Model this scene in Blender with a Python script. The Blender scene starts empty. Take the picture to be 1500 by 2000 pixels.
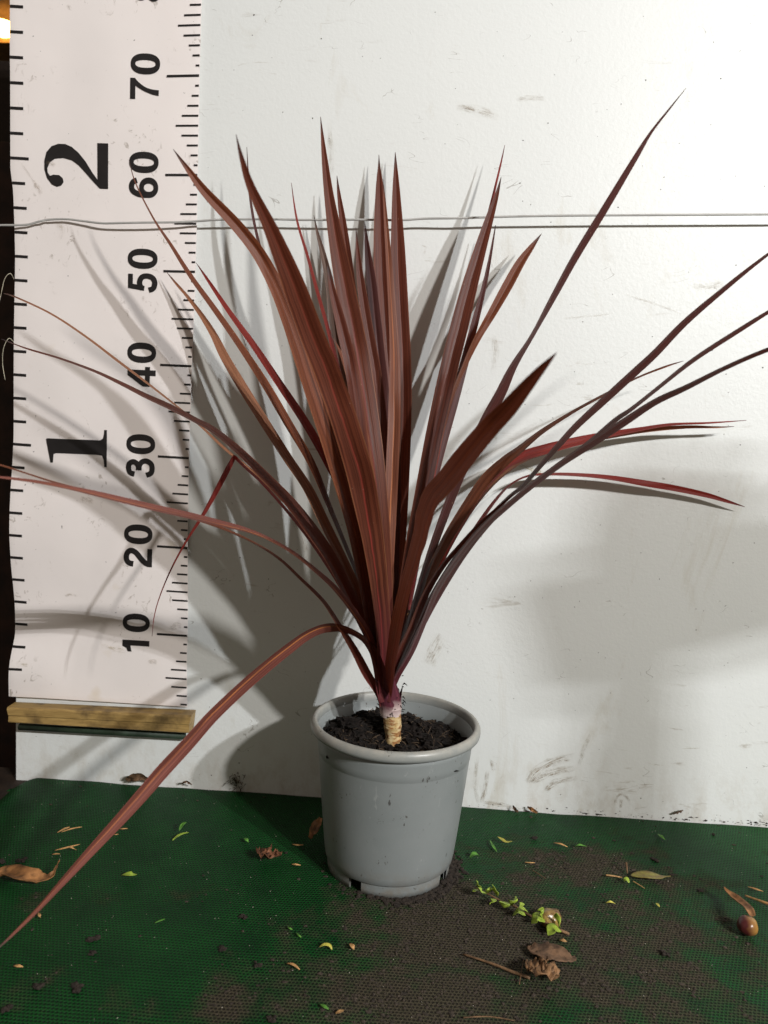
import bpy, bmesh, math, random
from mathutils import Vector, Matrix, noise
from mathutils.geometry import tessellate_polygon
random.seed(7)
S = bpy.context.scene
COL = S.collection

# ------------------------------------------------------------------ camera
F, PITCH, YAW, ROLL, DIST, CAMZ = 1499.8, .1024, .0387, .0495, .8404, .4186
fw = Vector((-math.sin(YAW)*math.cos(PITCH), math.cos(YAW)*math.cos(PITCH), -math.sin(PITCH)))
_r = Vector((math.cos(YAW), math.sin(YAW), 0)); _u = _r.cross(fw)
rt = math.cos(ROLL)*_r + math.sin(ROLL)*_u
up = -math.sin(ROLL)*_r + math.cos(ROLL)*_u
CAM = Vector((0, -DIST, CAMZ))
cd = bpy.data.cameras.new('camera'); cam = bpy.data.objects.new('camera', cd); COL.objects.link(cam)
cam.matrix_world = Matrix(((rt.x, up.x, -fw.x, CAM.x), (rt.y, up.y, -fw.y, CAM.y), (rt.z, up.z, -fw.z, CAM.z), (0, 0, 0, 1)))
cd.sensor_fit = 'VERTICAL'; cd.sensor_height = 36; cd.lens = 36*F/2000
cd.clip_start = .01; cd.clip_end = 50
cd.dof.use_dof = True; cd.dof.focus_distance = .74; cd.dof.aperture_fstop = 9
S.camera = cam

# ------------------------------------------------------------------ world and lamps
w = bpy.data.worlds.new('World'); S.world = w; w.use_nodes = True
bg = w.node_tree.nodes['Background']
bg.inputs[0].default_value = (1, .85, .70, 1); bg.inputs[1].default_value = .18
S.view_settings.view_transform = 'Standard'; S.view_settings.look = 'None'
S.view_settings.exposure = .20; S.view_settings.gamma = 1; S.view_settings.use_curve_mapping = False

def lamp(name, kind, loc, power, color, size, target=(0, 0, .3)):
    l = bpy.data.lights.new(name, kind); l.energy = power; l.color = color
    if kind == 'AREA': l.shape = 'DISK'; l.size = size
    else: l.shadow_soft_size = size
    o = bpy.data.objects.new(name, l); COL.objects.link(o); o.location = loc
    o.rotation_euler = (Vector(target)-Vector(loc)).to_track_quat('-Z', 'Y').to_euler()
    return o
KEY = Vector((1.30, -2.0, 1.40))
lamp('work_light', 'POINT', KEY, 140, (1, .97, .93), .05)
# small LED panel beside the work light
LED = Vector((1.68, -2.0, 1.45))
for i in range(6):
    for j in range(2):
        lamp('led_lamp', 'POINT', LED+Vector(((i-2.5)*.010, 0, (j-.5)*.03)), 14.2, (.95, .975, 1), .003)

# ------------------------------------------------------------------ helpers
def ray(x, y): return rt*((x-750)/F) - up*((y-1000)/F) + fw
def atY(x, y, Y):
    d = ray(x, y); return CAM + d*((DIST+Y)/d.y)
def wall(x, y, g=0): return atY(x, y, -g)
def floor(x, y, z=0):
    d = ray(x, y); return CAM + d*((z-CAMZ)/d.z)

def tag(o, label=None, cat=None, group=None, kind=None):
    if label: o['label'] = label
    if cat: o['category'] = cat
    if group: o['group'] = group
    if kind: o['kind'] = kind
    return o
def mesh_obj(name, verts, faces, mat, parent=None, smooth=True, uvs=None):
    me = bpy.data.meshes.new(name); me.from_pydata([tuple(v) for v in verts], [], faces); me.update()
    if uvs is not None:
        ul = me.uv_layers.new(name='UVMap')
        for lp in me.loops: ul.data[lp.index].uv = uvs[lp.vertex_index]
    if smooth:
        for p in me.polygons: p.use_smooth = True
    if mat: me.materials.append(mat)
    o = bpy.data.objects.new(name, me); COL.objects.link(o)
    if parent:
        o.parent = parent; o.matrix_parent_inverse = parent.matrix_basis.inverted()
    return o
def empty(name, loc, label, cat, group=None):
    o = bpy.data.objects.new(name, None); COL.objects.link(o); o.location = loc; o.empty_display_size = .02
    return tag(o, label, cat, group)
class MB:
    def __init__(s): s.v = []; s.f = []; s.uv = []
    def add(s, vs, fs):
        b = len(s.v); s.v += [Vector(v) for v in vs]; s.f += [tuple(i+b for i in f) for f in fs]
    def box(s, a, b):
        x0, y0, z0 = a; x1, y1, z1 = b
        s.add([(x0,y0,z0),(x1,y0,z0),(x1,y1,z0),(x0,y1,z0),(x0,y0,z1),(x1,y0,z1),(x1,y1,z1),(x0,y1,z1)],
              [(0,3,2,1),(4,5,6,7),(0,1,5,4),(1,2,6,5),(2,3,7,6),(3,0,4,7)])
    def tube(s, pts, rads, n=8, cap=True):
        pts = [Vector(p) for p in pts]; b = len(s.v); N = len(pts)
        if not hasattr(rads, '__len__'): rads = [rads]*N
        ref = Vector((.3, .2, 1)).normalized()
        for i, p in enumerate(pts):
            t = (pts[min(i+1, N-1)]-pts[max(i-1, 0)]).normalized()
            a = t.cross(ref)
            if a.length < .1: a = t.cross(Vector((1, 0, 0)))
            a.normalize(); c = t.cross(a)
            for k in range(n):
                q = 2*math.pi*k/n
                s.v.append(p + (a*math.cos(q)+c*math.sin(q))*rads[i])
        for i in range(N-1):
            for k in range(n):
                s.f.append((b+i*n+k, b+i*n+(k+1)%n, b+(i+1)*n+(k+1)%n, b+(i+1)*n+k))
        if cap:
            s.f.append(tuple(b+k for k in reversed(range(n)))); s.f.append(tuple(b+(N-1)*n+k for k in range(n)))
    def blob(s, c, r, squash=(1, 1, 1), seed=0, rough=.35, sub=1):
        bm = bmesh.new(); bmesh.ops.create_icosphere(bm, subdivisions=sub, radius=1)
        c = Vector(c); vs = []
        for v in bm.verts:
            k = 1 + rough*noise.noise(v.co*1.7+Vector((seed*3.1, seed*1.7, seed)))*1.6
            vs.append(c + Vector((v.co.x*squash[0], v.co.y*squash[1], v.co.z*squash[2]))*r*k)
        fs = [tuple(v.index for v in f.verts) for f in bm.faces]; bm.free(); s.add(vs, fs)
    def build(s, name, mat, parent=None, smooth=True): return mesh_obj(name, s.v, s.f, mat, parent, smooth)
def catmull(pts, n):
    out = []; N = len(pts)
    for i in range(N-1):
        p0 = pts[max(i-1, 0)]; p1 = pts[i]; p2 = pts[i+1]; p3 = pts[min(i+2, N-1)]
        for k in range(n):
            t = k/n
            out.append([.5*((2*b)+(-a+c)*t+(2*a-5*b+4*c-d)*t*t+(-a+3*b-3*c+d)*t**3) for a, b, c, d in zip(p0, p1, p2, p3)])
    out.append(list(pts[-1])); return out

# ------------------------------------------------------------------ materials
class NT:
    def __init__(s, name):
        s.m = bpy.data.materials.new(name); s.m.use_nodes = True; s.t = s.m.node_tree
        s.b = s.t.nodes['Principled BSDF']; s.out = s.t.nodes['Material Output']
    def n(s, typ, **kw):
        nd = s.t.nodes.new(typ)
        for k, v in kw.items():
            if k.startswith('i_'):
                key = k[2:]; key = int(key) if key.isdigit() else key.replace('_', ' ')
                s.set(nd.inputs[key], v)
            else: setattr(nd, k, v)
        return nd
    def set(s, inp, v):
        if isinstance(v, bpy.types.NodeSocket): s.t.links.new(v, inp)
        elif isinstance(v, bpy.types.Node): s.t.links.new(v.outputs[0], inp)
        else:
            if isinstance(v, (tuple, list)) and len(v) == 3 and inp.type == 'RGBA': v = (*v, 1)
            inp.default_value = v
    def math(s, op, a, b=0, c=None, clamp=False):
        nd = s.t.nodes.new('ShaderNodeMath'); nd.operation = op; nd.use_clamp = clamp
        s.set(nd.inputs[0], a); s.set(nd.inputs[1], b)
        if c is not None: s.set(nd.inputs[2], c)
        return nd.outputs[0]
    def mix(s, f, a, b):
        nd = s.t.nodes.new('ShaderNodeMix'); nd.data_type = 'RGBA'
        s.set(nd.inputs[0], f); s.set(nd.inputs[6], a); s.set(nd.inputs[7], b); return nd.outputs[2]
    def ramp(s, f, lo, hi, a=0., b=1.):
        nd = s.n('ShaderNodeMapRange'); s.set(nd.inputs[0], f)
        for i, v in zip((1, 2, 3, 4), (lo, hi, a, b)): nd.inputs[i].default_value = v
        return nd.outputs[0]
    def noise(s, vec, scale, detail=3, rough=.5, dist=0, out=0):
        nd = s.n('ShaderNodeTexNoise'); s.set(nd.inputs['Vector'], vec)
        nd.inputs['Scale'].default_value = scale; nd.inputs['Detail'].default_value = detail
        nd.inputs['Roughness'].default_value = rough; nd.inputs['Distortion'].default_value = dist
        return nd.outputs[out]
    def coord(s, k='Object'): return s.n('ShaderNodeTexCoord').outputs[k]
    def mapping(s, vec, scale=(1, 1, 1), loc=(0, 0, 0), rot=(0, 0, 0)):
        nd = s.n('ShaderNodeMapping'); s.set(nd.inputs[0], vec)
        nd.inputs['Scale'].default_value = scale; nd.inputs['Location'].default_value = loc; nd.inputs['Rotation'].default_value = rot
        return nd.outputs[0]
    def sep(s, vec):
        nd = s.n('ShaderNodeSeparateXYZ'); s.set(nd.inputs[0], vec); return nd.outputs
    def bump(s, h, strength=.3, dist=.001):
        nd = s.n('ShaderNodeBump'); s.set(nd.inputs['Height'], h)
        nd.inputs['Strength'].default_value = strength; nd.inputs['Distance'].default_value = dist
        s.t.links.new(nd.outputs[0], s.b.inputs['Normal'])
    def P(s, **kw):
        for k, v in kw.items(): s.set(s.b.inputs[k.replace('_', ' ')], v)

def simple(name, col, rough=.6, var=.25, scale=120, bump=.3, spec=.4, bd=.001, col2=None):
    m = NT(name); c = m.coord(); n1 = m.noise(c, scale, 4, .6)
    c2 = col2 or tuple(min(1, x*(1+var*1.6)) for x in col); c1 = tuple(x*(1-var) for x in col)
    m.P(Base_Color=m.mix(m.ramp(n1, .35, .65), c1, c2), Roughness=rough, Specular_IOR_Level=spec)
    if bump: m.bump(n1, bump, bd)
    return m.m

def wall_mat():
    m = NT('white_panel_paint'); c = m.coord()
    big = m.noise(c, 3, 3, .55); fine = m.noise(c, 900, 2, .5); mid = m.noise(c, 160, 3, .6)
    base = m.mix(m.ramp(big, .35, .7), (.66, .672, .655), (.69, .70, .68))
    # yellowish grime and tiny dirt specks
    st = m.noise(m.mapping(c, (1.6, 1, .5)), 9, 6, .72, .6)
    base = m.mix(m.math('MULTIPLY', m.ramp(st, .60, .78), .45), base, (.42, .36, .25))
    sm = m.noise(m.mapping(c, (.25, 1, 1.4), rot=(0, .35, 0)), 60, 5, .7, .8)
    msk = m.ramp(m.noise(c, 5.5, 2, .5), .50, .66)
    base = m.mix(m.math('MULTIPLY', m.math('MULTIPLY', m.ramp(sm, .61, .70), msk), .6), base, (.27, .22, .15))
    sp = m.noise(c, 210, 2, .4)
    base = m.mix(m.math('MULTIPLY', m.ramp(sp, .765, .79), .7), base, (.06, .05, .04))
    zz = m.sep(c)[2]; fl = m.noise(m.mapping(c, (1, 1, .6)), 55, 5, .7)
    base = m.mix(m.math('MULTIPLY', m.math('MULTIPLY', m.ramp(zz, .0, .075, 1, 0), m.ramp(fl, .46, .68)), .4), base, (.36, .29, .2))
    # thin scratches: ridges of a stretched distorted noise
    sc = m.noise(m.mapping(c, (.45, 1, 1), rot=(0, .5, 0)), 26, 2, .5, 2.0)
    rid = m.math('LESS_THAN', m.math('ABSOLUTE', m.math('SUBTRACT', sc, .5)), .0032)
    rid = m.math('MULTIPLY', rid, m.ramp(m.noise(c, 31, 2, .5), .60, .64))
    base = m.mix(m.math('MULTIPLY', rid, .55), base, (.22, .2, .17))
    m.P(Base_Color=base, Roughness=m.ramp(mid, .3, .7, .40, .50), Specular_IOR_Level=.45)
    m.bump(m.math('ADD', m.math('MULTIPLY', m.noise(c, 330, 2, .5), 1.0), m.math('MULTIPLY', mid, 1.6)), .22, .0006)
    return m.m
def sheet_mat():
    m = NT('printed_vinyl'); c = m.coord(); big = m.noise(c, 7, 3, .6)
    base = m.mix(m.ramp(big, .3, .7), (.76, .705, .68), (.82, .755, .725))
    msk = m.ramp(m.noise(c, 12, 2, .5), .48, .6)
    sm = m.noise(m.mapping(c, (1, 1, .8), rot=(0, .6, 0)), 95, 4, .7, 1.2)
    base = m.mix(m.math('MULTIPLY', m.math('MULTIPLY', m.ramp(sm, .60, .68), msk), .6), base, (.26, .21, .16))
    sp = m.noise(c, 260, 2, .4)
    base = m.mix(m.math('MULTIPLY', m.ramp(sp, .755, .78), .7), base, (.06, .05, .04))
    y = m.noise(c, 16, 3, .6); base = m.mix(m.math('MULTIPLY', m.ramp(y, .66, .76), .3), base, (.55, .42, .2))
    m.P(Base_Color=base, Roughness=.42, Specular_IOR_Level=.4)
    m.bump(m.noise(c, 14, 3, .5), .25, .004)
    return m.m
def leaf_mat(name, dark, lite, rib, edge, base_col=(.10, .018, .026), rough=.4, transl=.12, tcol=(.30, .05, .02), ribw=.02, ribmix=.7):
    m = NT(name); uv = m.sep(m.coord('UV')); u, v = uv[0], uv[1]
    info = m.n('ShaderNodeObjectInfo').outputs['Random']
    cmb = m.n('ShaderNodeCombineXYZ'); m.set(cmb.inputs[0], m.math('MULTIPLY', u, 30)); m.set(cmb.inputs[1], m.math('MULTIPLY', v, 1.4)); m.set(cmb.inputs[2], m.math('MULTIPLY', info, 90))
    st = m.noise(cmb.outputs[0], 1, 3, .65)
    cm2 = m.n('ShaderNodeCombineXYZ'); m.set(cm2.inputs[0], m.math('MULTIPLY', u, 5)); m.set(cm2.inputs[1], m.math('MULTIPLY', v, 7)); m.set(cm2.inputs[2], m.math('MULTIPLY', info, 40))
    bl = m.noise(cm2.outputs[0], 1, 3, .6)
    col = m.mix(m.ramp(st, .40, .60), tuple(x*.8 for x in dark), tuple(x*1.12 for x in lite))
    col = m.mix(m.math('MULTIPLY', m.ramp(bl, .35, .75), .35), col, tuple(x*1.5 for x in lite))
    d = m.math('ABSOLUTE', m.math('SUBTRACT', u, .5))
    col = m.mix(m.math('MULTIPLY', m.math('MULTIPLY', m.ramp(d, ribw, ribw+.03, 1, 0), m.math('MULTIPLY', m.ramp(bl, .35, .6, .15, 1), m.ramp(v, .25, .8, 1, .35))), ribmix), col, rib)
    col = m.mix(m.math('MULTIPLY', m.math('MULTIPLY', m.ramp(d, .455, .485), m.ramp(bl, .35, .6, .3, 1)), .6), col, edge)
    col = m.mix(m.math('MULTIPLY', m.ramp(v, .03, .24, 1, 0), .75), col, base_col)
    col = m.mix(m.math('MULTIPLY', m.ramp(v, .965, .99), .8), col, (.05, .05, .05))
    # little pale nicks
    nk = m.noise(m.mapping(m.coord(), (1, 1, .4)), 420, 2, .4)
    col = m.mix(m.math('MULTIPLY', m.ramp(nk, .77, .79), .5), col, (.4, .27, .18))
    m.P(Base_Color=col, Roughness=m.ramp(bl, .2, .8, rough, rough+.16), Specular_IOR_Level=.27)
    m.bump(m.math('ADD', st, m.math('MULTIPLY', m.ramp(d, 0, .05, 1, 0), .5)), .5, .0005)
    tr = m.n('ShaderNodeBsdfTranslucent'); m.set(tr.inputs[0], tcol)
    mx = m.n('ShaderNodeMixShader'); mx.inputs[0].default_value = transl
    m.t.links.new(m.b.outputs[0], mx.inputs[1]); m.t.links.new(tr.outputs[0], mx.inputs[2]); m.t.links.new(mx.outputs[0], m.out.inputs[0])
    return m.m
LM = {
 'maroon': leaf_mat('leaf_maroon', (.036, .008, .005), (.100, .026, .014), (.17, .045, .03), (.26, .10, .05)),
 'brown': leaf_mat('leaf_brown', (.058, .015, .006), (.150, .043, .017), (.15, .05, .03), (.30, .13, .05)),
 'front': leaf_mat('leaf_front', (.042, .011, .006), (.105, .029, .015), (.26, .03, .025), (.30, .12, .05), transl=.16),
 'red': leaf_mat('leaf_red', (.10, .012, .010), (.20, .024, .018), (.24, .05, .03), (.28, .08, .05), transl=.2, tcol=(.4, .03, .02)),
 'dark': leaf_mat('leaf_dark', (.028, .009, .008), (.062, .020, .018), (.10, .03, .03), (.14, .05, .04)),
 'tan': leaf_mat('leaf_tan', (.14, .055, .028), (.27, .12, .062), (.36, .17, .08), (.36, .2, .11), rough=.5, base_col=(.12, .03, .04)),
 'orange': leaf_mat('leaf_orange_rib', (.10, .032, .018), (.17, .06, .033), (.55, .19, .06), (.22, .08, .04), ribw=.035, ribmix=.9),
 'grey': leaf_mat('leaf_grey', (.05, .035, .03), (.13, .09, .07), (.12, .08, .06), (.25, .17, .12), rough=.55),
 'slate': leaf_mat('leaf_slate', (.030, .025, .027), (.055, .046, .048), (.06, .05, .05), (.07, .06, .06)),
 'pink': leaf_mat('leaf_pink_rib', (.10, .030, .024), (.20, .068, .050), (.50, .18, .06), (.20, .03, .035), rough=.42, ribw=.045, ribmix=1.25),
}
M_wall = wall_mat(); M_sheet = sheet_mat()
M_ink = simple('black_ink', (.012, .010, .010), .5, .15, 60, .1)
M_wire = simple('grey_wire', (.38, .37, .35), .4, .08, 60, .1)
M_pot = None

# ------------------------------------------------------------------ the setting
def box_obj(name, a, b, mat, bevel=.001):
    mb = MB(); mb.box(a, b); o = mb.build(name, mat, smooth=False)
    if bevel:
        md = o.modifiers.new('bevel', 'BEVEL'); md.width = bevel; md.segments = 2
    return o
M_darkwood = simple('dark_timber', (.016, .009, .005), .7, .5, 30, .4)
g = box_obj('ground', (-3, -3.2, -.9), (3, 1.6, -.85), simple('dark_ground', (.03, .025, .02), .9), 0); tag(g, kind='structure')
bt = box_obj('bench_top', (-.52, -.62, -.05), (1.3, .03, -.0045), M_darkwood); tag(bt, 'dark wooden bench top under the green mesh mat', 'bench')
bw = box_obj('back_wall', (-3, 1.2, -.85), (3, 1.3, 2.6), simple('dark_back_wall', (.02, .012, .008), .9), 0); tag(bw, 'dark wall far behind the white panel', 'wall')
post = box_obj('timber_post', (-.62, .075, -.85), (-.478, .16, .735), simple('brown_timber', (.022, .008, .004), .7, .5, 40, .4)); tag(post, 'dark brown timber post behind left edge of the height chart', 'post')
post2 = box_obj('timber_rail', (-.75, .18, atY(5, 84, .18).z), (-.40, .23, .95), simple('amber_timber', (.16, .09, .03), .5, .4, 40, .3)); tag(post2, 'amber lit timber rail above the glowing lamp', 'rail')

wp = box_obj('wall_panel', (-.4465, 0, -.02), (1.25, .012, 1.35), M_wall, .0008)
tag(wp, 'scuffed white painted panel standing behind the potted plant', 'wall panel')

# glowing warm lamp in the dark gap
lp = empty('lamp', atY(4, 55, .17), 'small glowing warm lamp in the dark gap at upper left', 'lamp')
m = NT('lamp_glow'); m.P(Base_Color=(1, .8, .4), Emission_Color=(1, .55, .13, 1), Emission_Strength=9)
mb = MB(); c = atY(4, 55, .17); mb.blob(c, .013, (1.3, 1, .8), 1, .05, 3); mb.build('bulb', m.m, lp)
mb = MB(); mb.tube([c+Vector((-.02, .0, 0)), c+Vector((-.05, .0, 0))], [.011, .012], 16); mb.build('socket', M_darkwood, lp)
lamp('bulb_light', 'POINT', c+Vector((0, -.02, .0)), .12, (1, .6, .2), .012)

# ------------------------------------------------------------------ green mesh mat
def sm(t): t = max(0, min(1, t)); return t*t*(3-2*t)
def dirt_at(x, y, px, py):
    blobs = [(930, 1830, 330, 130, 1.1), (820, 1950, 420, 120, 1.0), (1130, 1700, 280, 70, .84), (1240, 1880, 320, 200, .86), (1180, 1640, 120, 28, .35),
             (450, 1960, 90, 60, .85), (230, 1960, 60, 60, .45), (200, 1745, 55, 30, .6), (370, 1745, 60, 28, .5), (60, 1765, 60, 40, .5), (60, 1930, 110, 55, .5),
             (700, 1800, 140, 80, .8), (880, 1750, 120, 55, 1.0), (1010, 1790, 70, 45, .5), (1050, 1960, 160, 60, .7), (1280, 1700, 90, 45, .4), (1440, 1830, 60, 60, .12)]
    d = 0
    for bx, by, rx, ry, s in blobs:
        d = max(d, s*math.exp(-(((px-bx)/rx)**2+((py-by)/ry)**2)*1.1))
    n = noise.fractal(Vector((x*28, y*28, 3)), .8, 2.2, 4)
    n2 = noise.fractal(Vector((x*120, y*120, 9)), .8, 2.2, 3)
    return max(0, min(1, (d-.34)*1.75 + n*.62 + n2*.38 + .06))
def proj(P):
    d = Vector(P)-CAM; k = d.dot(fw); return 750+F*d.dot(rt)/k, 1000-F*d.dot(up)/k
def mat_z(x, y):
    z = .0012*noise.noise(Vector((x*9, y*9, 0))) + .0005*noise.noise(Vector((x*30, y*30, 5)))
    if x < -.425: z -= sm((-.425-x)/.06)*.035
    return z
def build_mat():
    NX, NY = 360, 300; x0, x1, y0, y1 = -.50, .75, -.60, -.0012
    vs = []; uv = []; dv = []
    for j in range(NY+1):
        for i in range(NX+1):
            x = x0+(x1-x0)*(i/NX); y = y0+(y1-y0)*(j/NY)
            if x < -.418 and y > -.03:  # the corner is pulled back from the panel
                y -= sm((-.418-x)/.03)*.03*sm((y+.03)/.03)
            px, py = proj((x, y, 0)); vs.append((x, y, mat_z(x, y))); dv.append(dirt_at(x, y, px, py))
    fs = [(j*(NX+1)+i, j*(NX+1)+i+1, (j+1)*(NX+1)+i+1, (j+1)*(NX+1)+i) for j in range(NY) for i in range(NX)]
    m = NT('green_mesh_weave'); c = m.coord(); s = m.sep(c)
    wob = m.noise(c, 14, 2, .5)
    xx = m.math('ADD', s[0], m.math('MULTIPLY', wob, .004)); yy = m.math('ADD', s[1], m.math('MULTIPLY', m.noise(c, 11, 2, .5), .006))
    PX, PY = .0030, .0031
    fy = m.math('FRACT', m.math('DIVIDE', yy, PY)); row = m.math('FLOOR', m.math('DIVIDE', yy, PY))
    off = m.math('MULTIPLY', m.math('MODULO', row, 2), .5)
    fx = m.math('FRACT', m.math('ADD', m.math('DIVIDE', xx, PX), off))
    hx = m.math('ABSOLUTE', m.math('SUBTRACT', fx, .5)); hy = m.math('ABSOLUTE', m.math('SUBTRACT', fy, .5))
    rr = m.math('SQRT', m.math('ADD', m.math('MULTIPLY', hx, hx), m.math('MULTIPLY', m.math('MULTIPLY', hy, hy), 1.3)))
    hole = m.ramp(rr, .30, .42, 1, 0)
    at = m.n('ShaderNodeAttribute', attribute_name='dirt'); D = at.outputs['Fac']
    gn = m.noise(c, 25, 3, .6); fine = m.noise(c, 700, 3, .6)
    green = m.mix(m.ramp(gn, .3, .7), (.002, .038, .007), (.005, .068, .011))
    green = m.mix(m.ramp(s[0], .28, .42, 0, .6), green, (.005, .10, .012))
    brown = m.mix(m.ramp(fine, .3, .7), (.035, .026, .017), (.085, .064, .044))
    dk = m.math('ADD', D, m.math('MULTIPLY', m.math('SUBTRACT', fine, .5), .7), clamp=True)
    col = m.mix(m.ramp(dk, .05, .95, 0, .9), green, brown)
    hc = m.mix(m.ramp(D, .3, 1, 0, 1), (.0012, .008, .003), (.014, .011, .008))
    col = m.mix(m.math('MULTIPLY', hole, .95), col, hc)
    m.P(Base_Color=col, Roughness=m.ramp(D, 0, .8, .5, .85), Specular_IOR_Level=.16)
    m.bump(m.math('ADD', m.math('MULTIPLY', hole, -1), m.math('MULTIPLY', fine, .6)), .9, .0008)
    o = mesh_obj('mesh_mat', vs, fs, m.m)
    a = o.data.attributes.new('dirt', 'FLOAT', 'POINT'); a.data.foreach_set('value', dv)
    md = o.modifiers.new('thickness', 'SOLIDIFY'); md.thickness = .0022; md.offset = -1
    return tag(o, 'green woven mesh mat covered with brown dirt and leaf litter', 'mat')
build_mat()

# ------------------------------------------------------------------ height chart
LE = [(-60, 20), (0, 20), (150, 21), (330, 20), (372, 25), (500, 28), (700, 28), (850, 27), (950, 23), (1050, 21), (1110, 22), (1180, 28), (1240, 31), (1300, 25), (1352, 20), (1362, 20)]
RE = [(-60, 395), (0, 394), (150, 390), (300, 387), (430, 384.5), (560, 381), (700, 375), (900, 369), (1050, 367), (1200, 367), (1300, 364.5), (1385, 366)]
def interp(tab, y):
    if y <= tab[0][0]: return tab[0][1]
    for (a, b), (c, d) in zip(tab, tab[1:]):
        if y <= c: return b+(d-b)*(y-a)/(c-a)
    return tab[-1][1]
Z0 = .0805
# chart surface in (s, z): s=0 left edge, 1 right edge; wall z
zs = {}
def edge_at(tab, z):   # pixel table -> world X at height z
    lo, hi = -80, 1460
    for _ in range(30):
        y = (lo+hi)/2; p = wall(interp(tab, y), y, .004)
        if p.z > z: lo = y
        else: hi = y
    return wall(interp(tab, lo), lo, .004).x
EDG = [(k*.01, edge_at(LE, k*.01), edge_at(RE, k*.01)) for k in range(5, 92)]
def edges(z):
    k = (z-.05)/.01; i = max(0, min(len(EDG)-2, int(k))); t = max(0, min(1, k-i))
    return EDG[i][1]*(1-t)+EDG[i+1][1]*t, EDG[i][2]*(1-t)+EDG[i+1][2]*t
def sheet_gap(x, z):
    xl, xr = edges(z); s = (x-xl)/(xr-xl)
    g_ = .0042 + .0012*math.sin(z*17+.5)*(1-s) + .0016*noise.noise(Vector((x*14, 0, z*9)))
    g_ += .004*math.exp(-((z-.30)/.05)**2)*max(0, 1-s*2.2) + .007*math.exp(-((z-.135)/.03)**2)*max(0, 1-s*3)
    return max(.0018, g_)
def on_sheet(x, z, lift=0): return Vector((x, -sheet_gap(x, z)-lift, z))
chart = empty('height_chart', (-.34, -.004, .09), 'white hanging height chart printed with black numbers and scale marks', 'height chart')
def build_chart():
    vs = []; fs = []; NX, NZ = 30, 150
    zt, zb = .90, .098
    for j in range(NZ+1):
        z = zb+(zt-zb)*j/NZ; xl, xr = edges(z)
        for i in range(NX+1):
            x = xl+(xr-xl)*i/NX; vs.append(on_sheet(x, z))
    fs = [(j*(NX+1)+i, j*(NX+1)+i+1, (j+1)*(NX+1)+i+1, (j+1)*(NX+1)+i) for j in range(NZ) for i in range(NX)]
    sh = mesh_obj('sheet', vs, fs, M_sheet, chart)
    md = sh.modifiers.new('thick', 'SOLIDIFY'); md.thickness = .0007; md.offset = -1
    sh.modifiers.new('n', 'WEIGHTED_NORMAL')
    LIFT = .0006
    def fill(mb, loops, conv, dense=True):
        ls = [[Vector((p[0], p[1], 0)) for p in lp] for lp in loops]
        tris = tessellate_polygon(ls); flat = [p for lp in ls for p in lp]
        mb.add([conv(p.x, p.y) for p in flat], [tuple(t) for t in tris])
    # scale marks
    ticks = []
    def tick(xa, xb, z, th, sl):
        n = 6; mb = MB(); ticks.append((xb-xa, mb))
        for k in range(n):
            a = xa+(xb-xa)*k/n; b = xa+(xb-xa)*(k+1)/n
            za = z+sl*(a-xb); zb_ = z+sl*(b-xb)
            mb.add([on_sheet(a, za-th/2, LIFT), on_sheet(b, zb_-th/2, LIFT), on_sheet(b, zb_+th/2, LIFT), on_sheet(a, za+th/2, LIFT)], [(0, 1, 2, 3)])
    LEN = {0: .0345, 5: .0240, 4: .0178, 6: .0178, 3: .0120, 7: .0120, 2: .0077, 8: .0077, 1: .0042, 9: .0042}
    for c_ in range(2, 82):
        z = Z0+c_*.01
        if z > .895: break
        xl, xr = edges(z); sl = .045*min(1, max(-.3, (c_-38)/30.))+.004
        tick(xr-LEN[c_ % 10], xr-.0003, z, .0024 if c_ % 10 == 0 else .0019, sl)
    for k in range(2, 33):
        z = Z0+k*.0254+.0005; 
        if z > .895: break
        xl, xr = edges(z); tick(xl+.0004, xl+(.0205 if k % 12 == 0 else .0145), z, .0029, -.025)
    ticks.sort(key=lambda t: -t[0]); rest = MB()
    for i, (L_, t_) in enumerate(ticks):
        if i < 99: t_.build('tick_mark', M_ink, sh, False)
        else: rest.add(t_.v, t_.f)
    tag(rest.build('tick_mark', M_ink, sh, False), kind='stuff')
    # numerals
    def stroke(pts, t):
        P_ = [Vector((a, b)) for a, b in pts]; L = []; R_ = []
        for i, p in enumerate(P_):
            d = (P_[min(i+1, len(P_)-1)]-P_[max(i-1, 0)]).normalized(); n_ = Vector((-d.y, d.x))*t/2
            L.append(tuple(p+n_)); R_.append(tuple(p-n_))
        return [L[i:i+2]+R_[i:i+2][::-1] for i in range(len(P_)-1)]
    def smooth(pts, n=5): return [tuple(p) for p in catmull(pts, n)]
    def ring(cx, cy, a, b, a2, b2, e=2.35, n=44):
        o = []; i_ = []
        for k in range(n):
            q = 2*math.pi*k/n; co, si = math.cos(q), math.sin(q)
            sx = math.copysign(abs(co)**(2/e), co); sy = math.copysign(abs(si)**(2/e), si)
            o.append((cx+a*sx, cy+b*sy)); i_.append((cx+a2*sx, cy+b2*sy))
        return [[o[k], o[(k+1) % n], i_[(k+1) % n], i_[k]] for k in range(n)]
    def seven():
        c = lambda x, y: ((1620-y)/480., (608-x)/480.)
        out = [(200, 1297), (250, 1350), (300, 1388), (350, 1420), (400, 1442), (450, 1457), (500, 1466), (550, 1471), (595, 1473)]
        inn = [(210, 1412), (250, 1440), (300, 1468), (350, 1492), (400, 1512), (450, 1530), (500, 1545), (550, 1554), (595, 1560)]
        q = [[c(*out[i]), c(*out[i+1]), c(*inn[i+1]), c(*inn[i])] for i in range(8)]
        return q+[[c(125, 1297), c(200, 1297), c(210, 1412), c(210, 1620), c(125, 1620)]]
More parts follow.
